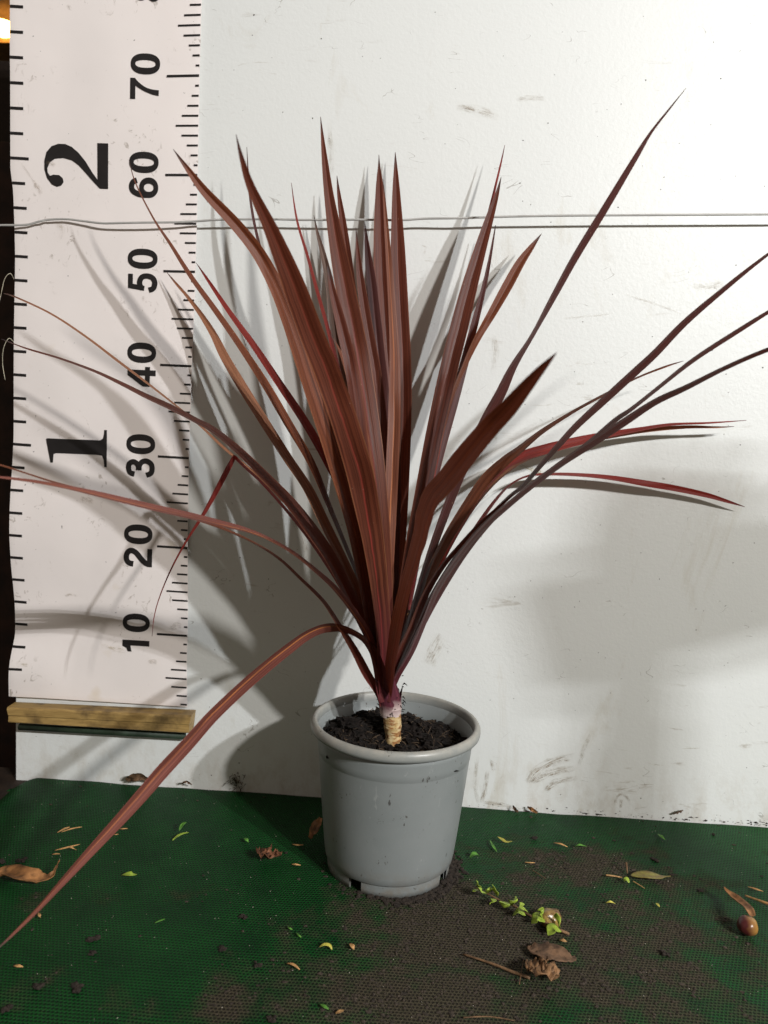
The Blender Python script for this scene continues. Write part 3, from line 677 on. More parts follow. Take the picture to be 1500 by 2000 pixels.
for mname, nd, ds, wr, sd in LEAVES:
    strap(dep(nd, ds), mname, wr, sd, ripple=.05 if mname in ('tan', 'grey') else .015)

# sheathing leaf bases wrapped round the top of the cane
def sheath(ang, z0, z1, r0, r1, lean, mat, wdeg=150, narrow=.04):
    vs = []; uv = []; N, K = 26, 14
    for i in range(N+1):
        t = i/N; z = z0+(z1-z0)*t
        cx = PX_-.0052-.0035*t+lean[0]*t*t; cy = PY_-.002+lean[1]*t*t
        r = r0+(r1-r0)*t; wd = math.radians(wdeg)*(1-(1-narrow)*t)
        for k in range(K+1):
            u = k/K; a = math.radians(ang)+(u-.5)*wd
            vs.append((cx+r*math.cos(a), cy+r*math.sin(a), z)); uv.append((u, t*.3))
    fs = [(i*(K+1)+k, i*(K+1)+k+1, (i+1)*(K+1)+k+1, (i+1)*(K+1)+k) for i in range(N) for k in range(K)]
    return mesh_obj('leaf_base', vs, fs, mat, plant, uvs=uv)
def sheath_mat():
    m = NT('leaf_base_purple'); uv = m.sep(m.coord('UV')); c = m.coord()
    cmb = m.n('ShaderNodeCombineXYZ'); m.set(cmb.inputs[0], m.math('MULTIPLY', uv[0], 22)); m.set(cmb.inputs[1], uv[1])
    st = m.noise(cmb.outputs[0], 1, 3, .6); n1 = m.noise(c, 160, 4, .7)
    col = m.mix(m.ramp(st, .3, .7), (.048, .012, .018), (.15, .036, .055))
    col = m.mix(m.ramp(m.math('ADD', uv[1], m.math('MULTIPLY', n1, .05)), .02, .11, 1, 0), col, (.56, .45, .42))
    col = m.mix(m.ramp(n1, .62, .70, 0, .85), col, (.02, .012, .01))
    m.P(Base_Color=col, Roughness=.4); m.bump(st, .3, .0006); return m.m
MS = sheath_mat()
for a, z0, z1, r0, r1, ln in ((90, .150, .190, .0098, .012, (.0, .004)), (10, .151, .180, .0100, .0110, (.003, .0)), (180, .150, .182, .0100, .0112, (-.003, .0)),
                              (300, .153, .182, .0102, .0112, (.003, -.003)), (245, .152, .190, .0104, .0122, (-.006, -.008)), (275, .158, .196, .0108, .0128, (.002, -.006))):
    sheath(a, z0, z1, r0, r1, ln, MS)
# old stub and dry shreds
mst = NT('stub_rings'); cz = mst.sep(mst.coord())[2]
wv = mst.math('SINE', mst.math('MULTIPLY', cz, 1500)); mst.P(Base_Color=mst.mix(mst.ramp(wv, .2, .7), (.035, .018, .010), (.26, .13, .05)), Roughness=.5)
mb = MB(); a_ = atY(793, 1245, -.100); b_ = atY(800, 1192, -.100); mb.tube([a_, a_.lerp(b_, .3), a_.lerp(b_, .6), a_.lerp(b_, .85), b_], [.0034, .0046, .0048, .0040, .002], 16)
mb.build('stem_stub', mst.m, plant)
mb = MB()
for i in range(46):
    z = random.uniform(.150, .196); a = random.uniform(150, 400); a = math.radians(a); r = .0125
    p0 = Vector((PX_-.006+r*math.cos(a)*.95, PY_+r*math.sin(a)*.95, z)); d = Vector((math.cos(a), math.sin(a), random.uniform(-1, .8)))*random.uniform(.0015, .004)
    mb.tube([p0, p0+d*.6, p0+d+Vector((0, 0, -.0008))], [.0005, .0004, .0001], 4)
tag(mb.build('shred', M_soil, plant), kind='stuff')

# ------------------------------------------------------------------ litter on the mat
def litter_ribbon(name, nodes, mat, label, cat, group=None, cup=.25, parent=None, K=6, crumple=0, thick=.0004, seg=4):
    """nodes: (px, py, width mm, height mm)"""
    sp = catmull(nodes, seg); N = len(sp)
    pts = [floor(x, y, max(.0005, h/1000)) + Vector((0, 0, .0008)) for x, y, w_, h in sp]; vs = []; uv = []
    for i in range(N):
        t = (pts[min(i+1, N-1)]-pts[max(i-1, 0)]); t.z *= .5; t.normalize()
        sd = Vector((0, 0, 1)).cross(t).normalized(); nn = t.cross(sd)*-1
        if nn.z < 0: nn = -nn
        wd = max(.0001, sp[i][2]/1000)
        for k in range(K+1):
            u = k/K; q = u-.5
            cr = crumple*noise.noise(Vector((i*.7, k*.9, nodes[0][0])))
            vs.append(pts[i]+sd*(q*wd)+nn*(cup*wd*(4*q*q)+cr)); uv.append((u, i/(N-1)))
    fs = [(i*(K+1)+k, i*(K+1)+k+1, (i+1)*(K+1)+k+1, (i+1)*(K+1)+k) for i in range(N-1) for k in range(K)]
    o = mesh_obj(name, vs, fs, mat, parent, uvs=uv)
    md = o.modifiers.new('thick', 'SOLIDIFY'); md.thickness = thick
    if label: tag(o, label, cat, group)
    return o
M_dry = simple('dry_leaf', (.22, .10, .035), .6, .55, 90, .6)
M_drydk = simple('dark_dry_leaf', (.11, .060, .032), .7, .5, 110, .7)
M_green = simple('green_leaf', (.25, .34, .04), .45, .3, 150, .2)
M_green2 = simple('mid_green_leaf', (.07, .19, .025), .5, .3, 150, .2)
M_yel = simple('yellow_leaf', (.38, .34, .06), .4, .45, 120, .3)
M_spot = simple('spotted_leaf', (.30, .27, .05), .4, .3, 210, .3, col2=(.14, .09, .03))
M_straw = simple('straw', (.38, .21, .08), .6, .35, 150, .2)
M_twig = simple('twig_bark', (.12, .065, .03), .75, .4, 120, .5)

litter_ribbon('dry_leaf', [(-12,1716,8,3),(15,1708,17,4),(45,1716,20,7),(75,1722,17,5),(98,1716,8,6),(108,1700,2,10),(116,1682,1.2,14)], M_dry, 'large curled brown dry leaf at the left edge of the mat', 'dry leaf', cup=.25, crumple=.002)
litter_ribbon('leaf', [(237,1712,1,1),(244,1711,5,3),(254,1711,7,4),(262,1711,5,3),(267,1710,1,1)], M_green, 'single bright green oval leaf lying on the left of the mat', 'leaf')
litter_ribbon('leaf', [(350,1624,1,4),(354,1617,4,6),(359,1612,5,8),(364,1608,1,10)], M_green2, 'green leaf standing up beside a thin curled one on the left of the mat', 'leaf')
litter_ribbon('leaf', [(337,1643,1,1),(346,1636,3,3),(356,1631,3,4),(368,1628,1,2)], M_green, 'thin curled green leaf below the upright one on the left of the mat', 'leaf')
litter_ribbon('leaf', [(477,1639,1,2),(481,1642,4,4),(485,1647,1,2)], M_green2, 'tiny green leaf left of the brown leaf clump', 'leaf')
ST = [[(112,1628,1,2),(125,1622,3,4),(136,1617,1,5)], [(120,1627,1,2),(140,1621,2.4,4),(160,1617,1,3)], [(166,1604,.8,1),(175,1599,.6,2)]]
for i, (nd, lb) in enumerate([(ST[0], 'short straw coloured leaf fragment, upper of the left pieces on the mat'), (ST[1], 'long straw coloured leaf fragment crossing the upper left pieces'),
        ([(107,1663,1,2),(130,1658,2.6,4),(156,1651,1,3)], 'straw coloured leaf fragment in the lower group near the left edge'), ([(130,1657,1,2),(140,1658,2,5),(149,1662,.6,2)], 'tiny straw fragment tucked under the lower left piece'),
        ([(102,1671,1,1),(109,1670,2,2),(117,1670,1,1)], 'tiny tan flake below the lower left straw pieces'), ([(234,1621,1,1),(241,1621,2,2),(249,1620,1,1)], 'tan flake just right of the long arching leaf'),
        ([(222,1632,1,1),(227,1632,2,2),(231,1631,1,1)], 'tan speck touching the right edge of the long arching leaf'),
        ([(571,1651,1,1),(582,1653,2.6,3),(593,1652,1,2)], 'pale tan flake left of the pot in its shadow'), ([(570,1690,1,1),(578,1691,2.6,2),(587,1692,1,1)], 'small grey tan flake below the pot shadow'),
        ([(1081,1648,1,1),(1095,1651,3,3),(1108,1656,1,1)], 'orange brown flake between two small green leaves'), ([(1025,1686,1,1),(1034,1687,1.6,2),(1044,1687,1,1)], 'thin tan sliver above the leafy sprig'),
        ([(75,1785,1,2),(77,1790,2.5,4),(78,1795,1,2)], 'small tan chip under the tip of the long arching leaf'), ([(27,1889,1,1),(36,1890,3,2),(45,1891,1,1)], 'small tan flake near the lower left corner'),
        ([(560,1884,1,1),(573,1887,2.6,3),(585,1896,1,1)], 'curved orange flake on the dirty middle of the mat'), ([(683,1845,1,2),(688,1851,4,3),(691,1857,1,1)], 'pale orange chip right of the yellow crescent leaf'),
        ([(655,1982,1,1),(663,1979,3,2),(671,1976,1,1)], 'pale tan chip near the lower edge left of centre'), ([(1461,1734,1,1),(1475,1739,3,3),(1490,1743,1,1)], 'thin straw pair above the brown twig at right')]):
    litter_ribbon('leaf_fragment', nd, M_straw, lb, 'leaf fragment')
litter_ribbon('leaf', [(624,1852,1,1),(634,1848,3.5,3),(644,1850,3,3),(648,1857,1,1)], M_yel, 'yellow crescent shaped leaf on the dirty middle of the mat', 'leaf')
litter_ribbon('leaf', [(302,1805,.6,1),(312,1801,1.8,1.5),(322,1797,.6,1)], M_green2, 'thin green sliver lying on the left half of the mat', 'leaf')
litter_ribbon('leaf', [(625,1964,1,1),(633,1969,3,2),(642,1974,1,1)], M_green2, 'small green leaf near the lower edge of the mat', 'leaf')
litter_ribbon('leaf', [(563,1812,1,1),(566,1816,2,2),(571,1818,1,1)], M_green2, 'tiny curled green leaf above a thin green sliver', 'leaf')
litter_ribbon('leaf', [(579,1824,1,1),(583,1829,2,2),(588,1833,1,1)], M_green2, 'thin green sliver above the yellow crescent leaf', 'leaf')
litter_ribbon('leaf', [(972,1636,1,4),(980,1642,4,4),(988,1647,4,3),(1000,1645,1,2)], M_yel, 'yellow green curled leaf on the mat behind the sprig', 'leaf')
litter_ribbon('leaf', [(957,1643,1,1),(963,1655,3,2),(970,1665,1,1)], M_green2, 'dark green narrow leaf beside the yellow green curled one', 'leaf')
litter_ribbon('leaf', [(918,1677,1,1),(924,1672,6,3),(931,1671,5,3),(934,1674,1,1)], M_green2, 'round green leaf on the dirt just right of the pot', 'leaf')
litter_ribbon('leaf', [(1122,1656,1,1),(1132,1653,4,4),(1145,1655,1,1)], M_green2, 'bright green folded leaf behind the middle of the mat', 'leaf')
litter_ribbon('leaf', [(1285,1631,1,1),(1291,1636,4.5,3),(1299,1642,1,1)], M_green2, 'small green oval leaf near the panel at right', 'leaf')
litter_ribbon('leaf', [(1232,1712,2,2),(1245,1711,10,3),(1265,1711,13,4),(1285,1714,9,3),(1298,1714,2,2),(1310,1713,1,2)], M_spot, 'spotted yellow oval leaf on the right half of the mat', 'leaf', cup=.06)
litter_ribbon('leaf', [(1219,1723,2,2),(1223,1719,5,4),(1228,1726,2,2)], M_green, 'tiny pale green leaf below the spotted yellow leaf', 'leaf')
litter_ribbon('leaf', [(1183,1766,1,1),(1192,1764,3,3),(1201,1767,1,1)], M_yel, 'small yellow curled leaf in the middle of the right half', 'leaf')
litter_ribbon('leaf', [(1282,1766,1,1),(1284,1769,3,2),(1288,1773,1,1)], M_yel, 'tiny yellow leaf scrap right of the small curled one', 'leaf')
litter_ribbon('dry_leaf', [(1029,1853,3,3),(1045,1856,15,4),(1070,1862,21,6),(1098,1868,19,5),(1115,1872,11,4),(1123,1873,2,2)], M_drydk, 'flat grey brown dead leaf below the leafy sprig', 'dry leaf', crumple=.0025, cup=.06)
litter_ribbon('dry_leaf', [(1036,1884,8,5),(1048,1892,20,9),(1062,1896,22,11),(1076,1900,18,7),(1080,1912,6,3)], simple('crumpled_leaf', (.19, .10, .045), .65, .5, 130, .7), 'crumpled brown dead leaf in front of the flat one', 'dry leaf', crumple=.009, cup=.12, K=10, seg=7)
litter_ribbon('dry_leaf', [(508,1662,8,6),(518,1668,17,9),(532,1672,15,7),(546,1668,6,4)], simple('rust_leaf', (.15, .06, .028), .65, .5, 130, .7), 'crumpled rust brown dead leaf left of the pot', 'dry leaf', crumple=.006, cup=.15, K=10, seg=7)
litter_ribbon('dry_leaf', [(606,1640,4,8),(614,1625,10,14),(622,1608,8,18),(628,1600,2,20)], M_dry, 'brown dead leaf in shadow against the left side of the pot', 'dry leaf', crumple=.003)
litter_ribbon('leaf_fragment', [(1094,1838,2,1),(1100,1840,5,2),(1106,1841,2,1)], M_straw, 'round tan leaf scrap just below the sprig', 'leaf fragment')
litter_ribbon('leaf_fragment', [(1052,1873,.5,1),(1062,1876,.5,1)], M_straw, None, None) if 0 else None
def twig(name, pts, r, mat, label, cat, group=None):
    mb = MB(); sp = catmull(pts, 5); n = len(sp)
    P_ = [floor(x, y, h/1000)+Vector((0, 0, .001)) for x, y, h in sp]
    mb.tube(P_, [r*(1-.5*i/n)*(1+.15*noise.noise(Vector((i*.8, 0, r*1000)))) for i in range(n)], 7)
    return tag(mb.build(name, mat), label, cat, group)
twig('twig', [(1035,1912,2),(1000,1900,2),(960,1884,2),(905,1866,1)], .0014, M_twig, 'dark brown bare twig left of the crumpled dead leaf', 'twig')
twig('twig', [(1014,1925,1),(1018,1900,2),(1023,1874,1)], .0005, M_twig, 'hair thin twig crossing the dark brown one', 'twig')
twig('twig', [(1530,1775,2),(1500,1767,3),(1480,1760,2),(1455,1751,1)], .0016, M_straw, 'light brown twig running out at the right edge', 'twig')
twig('twig', [(1183,1711,2),(1200,1713,2),(1215,1716,1)], .0009, M_straw, 'short pale stalk left of the spotted yellow leaf', 'twig')
twig('twig', [(1223,1686,10),(1224,1697,5),(1225,1708,1)], .0011, M_twig, 'short reddish stub standing up left of the spotted yellow leaf', 'twig')
twig('twig', [(1236,1723,1),(1248,1730,1),(1259,1737,1)], .0006, M_straw, 'thin pale stalk below the spotted yellow leaf', 'twig')
twig('twig', [(1040,1702,1),(1052,1709,2),(1066,1718,1)], .0006, M_twig, 'thin dark stalk behind the leafy sprig', 'twig')
twig('twig', [(905,1990,1),(955,1988,1),(1005,1996,1)], .0005, M_twig, 'thin root fibre at the lower edge of the mat', 'twig')
# leafy sprig
sp0 = floor(1108, 1823, .002)
sprig = empty('sprig', sp0, 'leafy green sprig with brown stem lying right of the pot', 'sprig')
stem_px = [(1111,1824,2),(1090,1815,5),(1062,1800,7),(1035,1788,7),(1005,1770,7),(980,1760,6),(955,1747,7),(935,1737,8),(927,1733,9)]
mb = MB(); spx = catmull(stem_px, 5); n_ = len(spx)
mb.tube([floor(x, y, h/1000) for x, y, h in spx], [.0013*(1-.65*i/n_) for i in range(n_)], 8); mb.build('stem', M_twig, sprig)
LF = [((1093,1815,5),(1088,1800,12),(1087,1785,20),5.5),((1096,1822,5),(1080,1814,8),(1070,1829,3),8),((1064,1803,7),(1050,1793,9),(1038,1806,3),9),((1060,1795,8),(1056,1782,13),(1059,1774,18),5.5),
      ((1031,1784,8),(1020,1775,13),(1015,1764,17),6),((1026,1790,6),(1013,1781,9),(1001,1791,3),7),((1000,1770,8),(1003,1760,15),(1010,1758,17),7),((988,1764,8),(985,1768,9),(985,1775,5),8),
      ((971,1752,8),(966,1742,15),(961,1729,22),5.5),((969,1759,6),(962,1761,8),(956,1770,3),4.5),((953,1746,8),(955,1740,14),(957,1735,17),5),((950,1747,7),(942,1744,11),(934,1735,15),5),
      ((937,1738,9),(934,1731,15),(930,1721,20),4),((934,1740,8),(928,1741,9),(923,1743,8),3)]
for a, b, c_, wd in LF:
    wd *= 1.25
    litter_ribbon('leaf', [(*a[:2], .8, a[2]), ((a[0]+b[0])/2, (a[1]+b[1])/2, wd*.8, (a[2]+b[2])/2), (*b[:2], wd, b[2]), ((c_[0]+b[0])/2, (c_[1]+b[1])/2, wd*.85, (c_[2]+b[2])/2), (*c_[:2], .8, c_[2])], M_green, None, None, cup=.10, parent=sprig, thick=.0003)
# gall / nut beside the sprig
mg = NT('nut_skin'); n1 = mg.noise(mg.coord(), 120, 4, .6); mg.P(Base_Color=mg.mix(mg.ramp(n1, .35, .65), (.10, .045, .025), (.36, .24, .07)), Roughness=.3); mg.bump(n1, .5, .001)
p = floor(1075, 1792, .007); mb = MB(); mb.blob(p, .0085, (1.1, .95, .85), 3, .22, 3); tag(mb.build('nut', mg.m), 'shrivelled brown and yellow nut behind the leafy sprig', 'nut')
# fruit with a papery leaf
mf = NT('fruit_skin'); c_ = mf.sep(mf.coord()); fc = floor(1460, 1808, .009); n1 = mf.noise(mf.coord(), 90, 4, .6)
mf.P(Base_Color=mf.mix(mf.ramp(mf.math('ADD', c_[0], mf.math('MULTIPLY', n1, .012)), fc.x-.004+.006, fc.x+.005+.006), (.075, .014, .014), (.33, .17, .04)), Roughness=.32); mf.bump(n1, .2, .0008)
fr = empty('fruit', floor(1460, 1815, 0), 'small round red and yellow fruit with a dry brown wing at right', 'fruit')
mb = MB(); mb.blob(fc, .0086, (1, 1, .95), 5, .07, 3); mb.build('berry', mf.m, fr)
mb = MB(); q0 = floor(1455, 1810, .006); mb.tube([q0, q0+Vector((0, -.009, -.002))], .0009, 6); mb.build('stalk', simple('pale_stalk', (.6, .55, .45), .5), fr)
litter_ribbon('wing', [(1468,1792,6,16),(1462,1780,8,16),(1448,1768,9,12),(1434,1757,9,10),(1421,1745,5,12),(1414,1734,1,14)], M_dry, None, None, cup=.3, parent=fr)

# dark clods, each one of its own
M_clod = simple('soil_clod', (.020, .014, .010), .95, .4, 300, .7)
clods = [(182,1834,9),(180,1862,6),(6,1683,8),(44,1680,8),(150,1930,9),(75,1927,8),(12,1972,7),(434,1854,6),(475,1791,6),(503,1884,6),(530,1990,7),(1045,1637,6),(1278,1680,7),(1368,1740,5),(1300,1863,8),(1392,1630,5),(560,1666,4),(1314,1710,4)]
for i, (x, y, s_) in enumerate(clods):
    mb = MB(); p = floor(x, y, .001)
    for k in range(6):
        mb.blob(p+Vector((random.uniform(-1, 1), random.uniform(-1, 1), .2))*s_*.00036, s_*.00028*random.uniform(.5, 1), (1.2, 1, .7), i*7+k, .5, 2)
    tag(mb.build('soil_clod', M_clod, None, False), 'dark crumb of soil lying loose on the green mat', 'soil clod', 'dark soil crumbs on the mat')
# loose crumbs following the dirt
mb = MB(); mb2 = MB(); cnt = 0
while cnt < 4200:
    x = random.uniform(-.40, .45); y = random.uniform(-.36, -.004); px, py = proj((x, y, 0))
    if not (-30 < px < 1530 and py < 2030): continue
    d = dirt_at(x, y, px, py)
    if y > -.02: d += .25
    dd = math.hypot(x-PX_, y-PY_); 
    if dd < .056: continue
    d += .5*math.exp(-((dd-.06)/.012)**2)
    if random.random() > d**2.2+.012: continue
    s_ = random.choice((.0003, .0004, .0006, .0008, .0013))*random.uniform(.7, 1.2); cnt += 1
    mb.blob((x, y, mat_z(x, y)+s_*.2), s_, (random.uniform(.8, 1.8), random.uniform(.8, 1.3), .55), cnt, .5, 1 if s_ > .001 else 1)
tag(mb.build('soil_litter', simple('brown_crumbs', (.034, .025, .018), .95, .5, 300, .5), None, False), 'loose brown soil crumbs scattered over the mat round the pot', 'soil', kind='stuff')
for i in range(380):
    x = random.uniform(-.40, .45); y = random.uniform(-.36, -.004)
    if math.hypot(x-PX_, y-PY_) < .058: continue
    mb2.blob((x, y, mat_z(x, y)+.0003), random.uniform(.00018, .0004), (1, 1, 1), i, .4, 1)
tag(mb2.build('sand_grains', simple('pale_grains', (.38, .34, .28), .35), None, False), 'tiny pale grains sprinkled over the mat', 'sand', kind='stuff')
# crescent of soil at the foot of the pot
mb = MB()
for i in range(520):
    a = math.radians(random.gauss(330, 42)); r = .0595+abs(random.gauss(0, .006)); x, y = PX_+r*math.cos(a), PY_+r*math.sin(a)
    s_ = random.uniform(.0008, .0026); mb.blob((x, y, mat_z(x, y)+s_*.3), s_, (1.2, 1, .7), i, .5, 1)
tag(mb.build('spilled_soil', M_clod, None, False), 'spilled soil heaped against the right foot of the pot', 'soil', kind='stuff')

# ------------------------------------------------------------------ marks and bits on the panel
def smear_mat(name, col, amt, sc=(1, 1, 1), th=(.46, .57)):
    m = NT(name); uv = m.coord('UV'); s = m.sep(uv); c = m.coord()
    n1 = m.noise(m.mapping(uv, (1.3*sc[0], 9*sc[1], 1)), 2.2, 6, .75, .7)
    n2 = m.noise(c, 130, 4, .7); n3 = m.noise(c, 45, 3, .6)
    eu = m.math('MULTIPLY', m.ramp(m.math('ADD', m.math('ABSOLUTE', m.math('SUBTRACT', s[0], .5)), m.math('MULTIPLY', m.math('SUBTRACT', n3, .5), .5)), .22, .44, 1, 0),
                m.ramp(m.math('ADD', m.math('ABSOLUTE', m.math('SUBTRACT', s[1], .5)), m.math('MULTIPLY', m.math('SUBTRACT', n3, .5), .6)), .15, .42, 1, 0))
    al = m.math('MULTIPLY', m.math('MULTIPLY', m.ramp(n1, th[0], th[1]), m.ramp(n2, .38, .62, .15, 1)), m.math('MULTIPLY', eu, amt))
    m.P(Base_Color=m.mix(n2, col, tuple(x*.55 for x in col)), Roughness=.8, Alpha=al); return m.m
SM1 = smear_mat('mud_smear', (.34, .23, .11), 1.0); SM2 = smear_mat('faint_smear', (.42, .32, .19), .6); SM3 = smear_mat('yellow_stain', (.45, .33, .10), .6, (1, .3, 1))
def smear(pts, wpx, mat, gap=.0004, parent=wp):
    sp = catmull([(*p, ) for p in pts], 6); N = len(sp); P_ = [wall(x, y, gap) for x, y in sp]; vs = []; uv = []
    if parent is not wp: P_ = [on_sheet(p.x, p.z, .0009) for p in P_]
    for i in range(N):
        t = (P_[min(i+1, N-1)]-P_[max(i-1, 0)]).normalized(); sd = Vector((t.z, 0, -t.x)); W = wpx*.00056*(.75+.25*math.sin(math.pi*i/(N-1)))
        for k in range(3): vs.append(P_[i]+sd*W*(k/2-.5)); uv.append((i/(N-1), k/2))
    fs = [(i*3+k, i*3+k+1, i*3+k+4, i*3+k+3) for i in range(N-1) for k in range(2)]
    o = mesh_obj('smear', vs, fs, mat, parent, uvs=uv); return o
for p, w_, mt in [([(1028,1534),(1045,1508),(1080,1488),(1130,1474)], 26, SM1), ([(1036,1530),(1070,1512),(1130,1498)], 22, SM1), ([(1064,1545),(1085,1528),(1136,1518)], 20, SM1), ([(1128,1500),(1142,1462),(1158,1420)], 12, SM2),
                  ([(938,1570),(948,1540),(952,1500)], 14, SM1), ([(935,1575),(928,1530),(934,1470)], 12, SM2), ([(940,1566),(980,1572),(1020,1582)], 12, SM1), ([(1200,1582),(1204,1558),(1216,1552),(1228,1562),(1232,1582)], 9, SM1), ([(1212,1580),(1214,1560)], 10, SM1),
                  ([(888,208),(930,214),(980,232)], 22, SM2), ([(900,206),(918,212),(935,218)], 8, SM1), ([(1000,196),(1030,192),(1070,192)], 14, SM2), ([(965,650),(968,690),(964,730)], 20, SM2), ([(966,760),(968,830),(966,870)], 14, SM2),
                  ([(1350,556),(1380,560),(1420,552)], 18, SM2), ([(644,235),(646,300),(650,350)], 14, SM2), ([(1012,905),(1040,918),(1070,930)], 20, SM3), ([(1090,622),(1150,618),(1200,612)], 5, SM2), ([(1220,575),(1280,594),(1340,616)], 5, SM2),
                  ([(835,1300),(850,1270),(866,1240)], 40, SM2), ([(600,1090),(585,1040),(566,1000)], 20, SM2), ([(455,1510),(465,1535),(470,1555)], 26, SM1), ([(960,1480),(962,1500),(968,1506)], 12, SM1)]:
    smear(p, w_, mt)
sheet_o = [o for o in chart.children if o.name.startswith('sheet')][0]
for p, w_, mt in [([(198,1258),(222,1264),(248,1270)], 14, SM3), ([(128,1164),(142,1160),(160,1164)], 9, SM1), ([(40,1290),(55,1292),(64,1294)], 12, SM3), ([(290,1290),(302,1290),(312,1294)], 14, SM2), ([(334,1226),(348,1220),(358,1222)], 18, SM1),
                  ([(90,320),(104,322),(112,326)], 12, SM2), ([(70,360),(80,372),(84,384)], 14, SM1), ([(160,970),(175,976),(188,980)], 16, SM2), ([(325,975),(332,978),(340,976)], 10, SM1), ([(44,320),(62,345),(80,372)], 6, SM2), ([(110,440),(125,448),(118,470)], 16, SM2)]:
    smear(p, w_, mt, parent=sheet_o)
# splashes and grit stuck low on the panel
mb = MB()
for i in range(300):
    px = 1500-600*random.random()**1.35; py = 1579+(px-900)*.058+random.gauss(0, 3)-abs(random.gauss(0, 7))*random.random()
    p = wall(px, py, .0004)
    if p.z < .0015: continue
    s_ = random.choice((.0002, .0003, .0003, .0004, .0006, .0009))
    mb.blob(p, s_, (random.uniform(.8, 3), .4, random.uniform(.4, 1.2)), i, .9, 1)
for i in range(150):
    px = random.uniform(400, 1500); py = random.uniform(20, 1570); p = wall(px, py, .0003); s_ = random.uniform(.0002, .0006)
    mb.blob(p, s_, (random.uniform(.7, 1.6), .35, random.uniform(.7, 1.3)), i, .5, 1)
tag(mb.build('panel_grit', simple('black_grit', (.03, .022, .018), .9, .4), None, False), 'dark grit and soil splashes stuck to the white panel', 'dirt', kind='stuff')
# dead leaves at the foot of the panel
def wall_leaf(pts, w_, mat, lb, cat='dry leaf', r=.005):
    vs = []; uv = []; sp = catmull(pts, 5); N = len(sp); P_ = [wall(x, y, g_) for x, y, g_ in sp]; K = 6
    for i in range(N):
        t = (P_[min(i+1, N-1)]-P_[max(i-1, 0)]).normalized(); sd = Vector((-t.z, -.3, t.x)).normalized(); W = w_*.00056*math.sin(math.pi*(i+.6)/(N+.2))**.6
        for k in range(K+1):
            q = k/K-.5; vs.append(P_[i]+sd*W*q+Vector((0, -1, 0))*(abs(q)*W*.4+.003*noise.noise(Vector((i*.6, k*.8, w_))))); uv.append((k/K, i/(N-1)))
    fs = [(i*(K+1)+k, i*(K+1)+k+1, (i+1)*(K+1)+k+1, (i+1)*(K+1)+k) for i in range(N-1) for k in range(K)]
    return tag(mesh_obj('dead_leaf', vs, fs, mat, uvs=uv), lb, cat)
wall_leaf([(247,1524,.008), (260,1518,.012), (275,1516,.012), (292,1524,.008)], 20, M_drydk, 'dark crumpled dead leaf against the panel behind the long arching leaf')
wall_leaf([(355,1531,.008), (364,1526,.012), (374,1533,.008)], 6, M_drydk, 'small dark curled dead leaf against the panel left of the pot')
wall_leaf([(1002,1573,.004), (1006,1580,.008), (1012,1586,.006)], 7, M_drydk, 'black curled leaf scrap at the foot of the panel right of the pot')
wall_leaf([(1030,1575,.004), (1038,1580,.008), (1050,1587,.006)], 9, M_dry, 'orange brown leaf scrap at the foot of the panel right of the pot')
wall_leaf([(1330-16,1590,.004), (1340-16,1586,.006), (1350-16,1583,.004)], 6, M_drydk, 'dark leaf sliver at the foot of the panel at far right')
mb = MB()
for i in range(60):
    p = wall(random.gauss(462, 9), random.gauss(1524, 10), .002); d = Vector((random.uniform(-1, 1), -.5, random.uniform(-1, 1)))*.004
    mb.tube([p, p+d*.5, p+d+Vector((0, 0, -.001))], [.0004, .0003, .0001], 4)
tag(mb.build('moss_tuft', simple('moss', (.05, .04, .02), .9)), 'dark mossy tuft low on the panel in the pot shadow', 'moss')

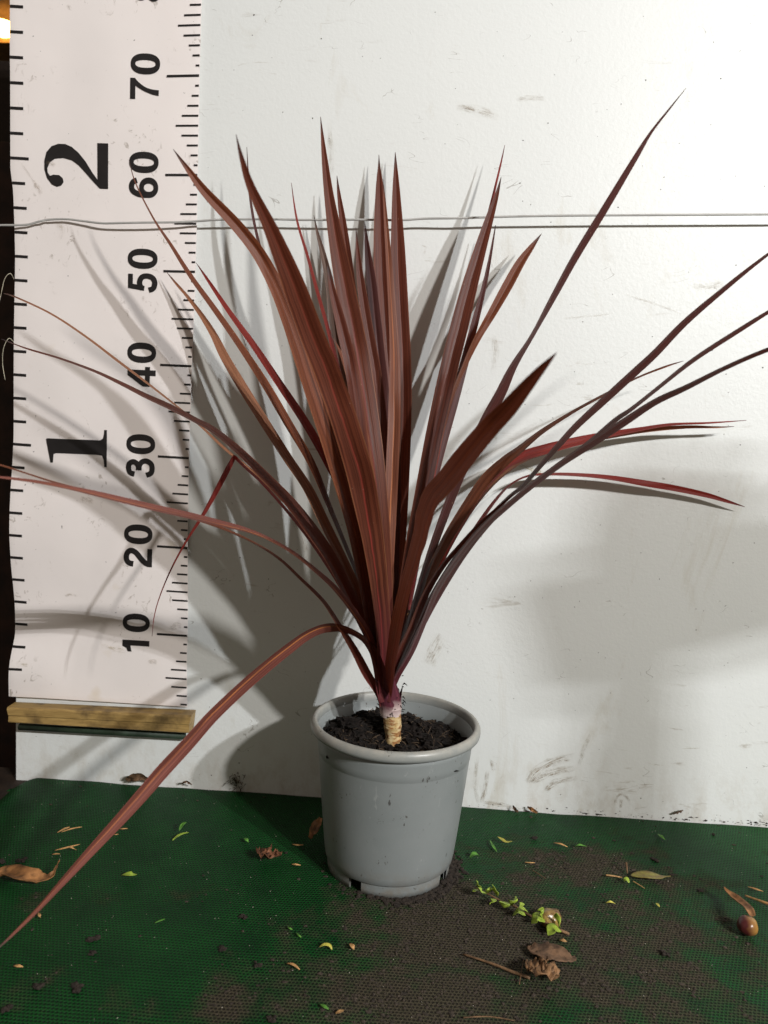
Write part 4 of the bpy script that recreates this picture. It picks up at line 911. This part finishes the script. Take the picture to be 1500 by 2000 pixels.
# ------------------------------------------------------------------ added out-of-frame forearm and handset, made up to cast the panel's right shadow
def toward_led(x, y, Yd):
    p = wall(x, y); t = (Yd-p.y)/(LED.y-p.y); return p+(LED-p)*t
def shadow_caster():
    YD = -1.1
    e = toward_led(1215, 1620, YD); e.z -= .16; wr = toward_led(1240, 1330, YD); pc = toward_led(1300, 1180, YD)
    ph = empty('shadow_arm', tuple(e), 'added unseen forearm and hand shaped to cast the broad panel shadow', 'shadow_arm')
    def skin(name, chain, edges, mat, parent, sub=2):
        me = bpy.data.meshes.new(name); me.from_pydata([tuple(c[:3]) for c in chain], edges, []); me.update()
        o = bpy.data.objects.new(name, me); COL.objects.link(o)
        md = o.modifiers.new('skin', 'SKIN'); sv = me.skin_vertices[0].data if me.skin_vertices else None
        if sv is None:
            bpy.context.view_layer.objects.active = o; sv = me.skin_vertices[0].data
        for i, c in enumerate(chain): sv[i].radius = (c[3], c[3])
        sv[0].use_root = True
        ss = o.modifiers.new('sub', 'SUBSURF'); ss.levels = ss.render_levels = sub
        me.materials.append(mat); o.parent = parent; o.matrix_parent_inverse = parent.matrix_basis.inverted(); return o
    sk = simple('skin', (.45, .24, .17), .5, .1, 80, .1)
    palm = wr+Vector((.012, 0, .045)); ch = [(*e, .024), (*e.lerp(wr, .6), .021), (*wr, .018), (*palm, .026)]
    ed = [(0, 1), (1, 2), (2, 3)]
    for k in range(4):
        b = len(ch); f0 = palm+Vector((-.028+.019*k, -.006, .018)); f1 = f0+Vector((.002, -.012, .026)); f2 = f1+Vector((.002, .014, .016)); f3 = f2+Vector((0, .014, .004))
        ch += [(*f0, .0095), (*f1, .009), (*f2, .008), (*f3, .0072)]; ed += [(3, b), (b, b+1), (b+1, b+2), (b+2, b+3)]
    b = len(ch); t0 = palm+Vector((.028, .006, -.004)); t1 = t0+Vector((.022, .008, .020)); t2 = t1+Vector((.006, .004, .022))
    ch += [(*t0, .012), (*t1, .010), (*t2, .008)]; ed += [(3, b), (b, b+1), (b+1, b+2)]
    try: skin('shadow_forearm', ch, ed, sk, ph)
    except Exception as ex: print('skin', ex)
    mb = MB(); mb.tube([e, e.lerp(wr, .45), e.lerp(wr, .9)], [.028, .025, .022], 20); mb.build('shadow_sleeve', simple('dark_sleeve', (.02, .025, .04), .9), ph)
    # added handset, a thing of its own, widening the cast shadow
    po = empty('shadow_phone', tuple(pc), 'added unseen black handset widening the shadow cast on the panel', 'shadow_phone')
    M_ph = simple('phone_black', (.02, .02, .022), .3)
    o = box_obj('shadow_phone_body', (-.070, -.004, -.034), (.070, .004, .034), M_ph, .003); o.parent = po
    l = box_obj('shadow_phone_lens', (.044, .0042, .006), (.066, .0065, .028), M_ph, .002); l.parent = po
    po.rotation_euler = (0, math.radians(-19), 0)
shadow_caster()
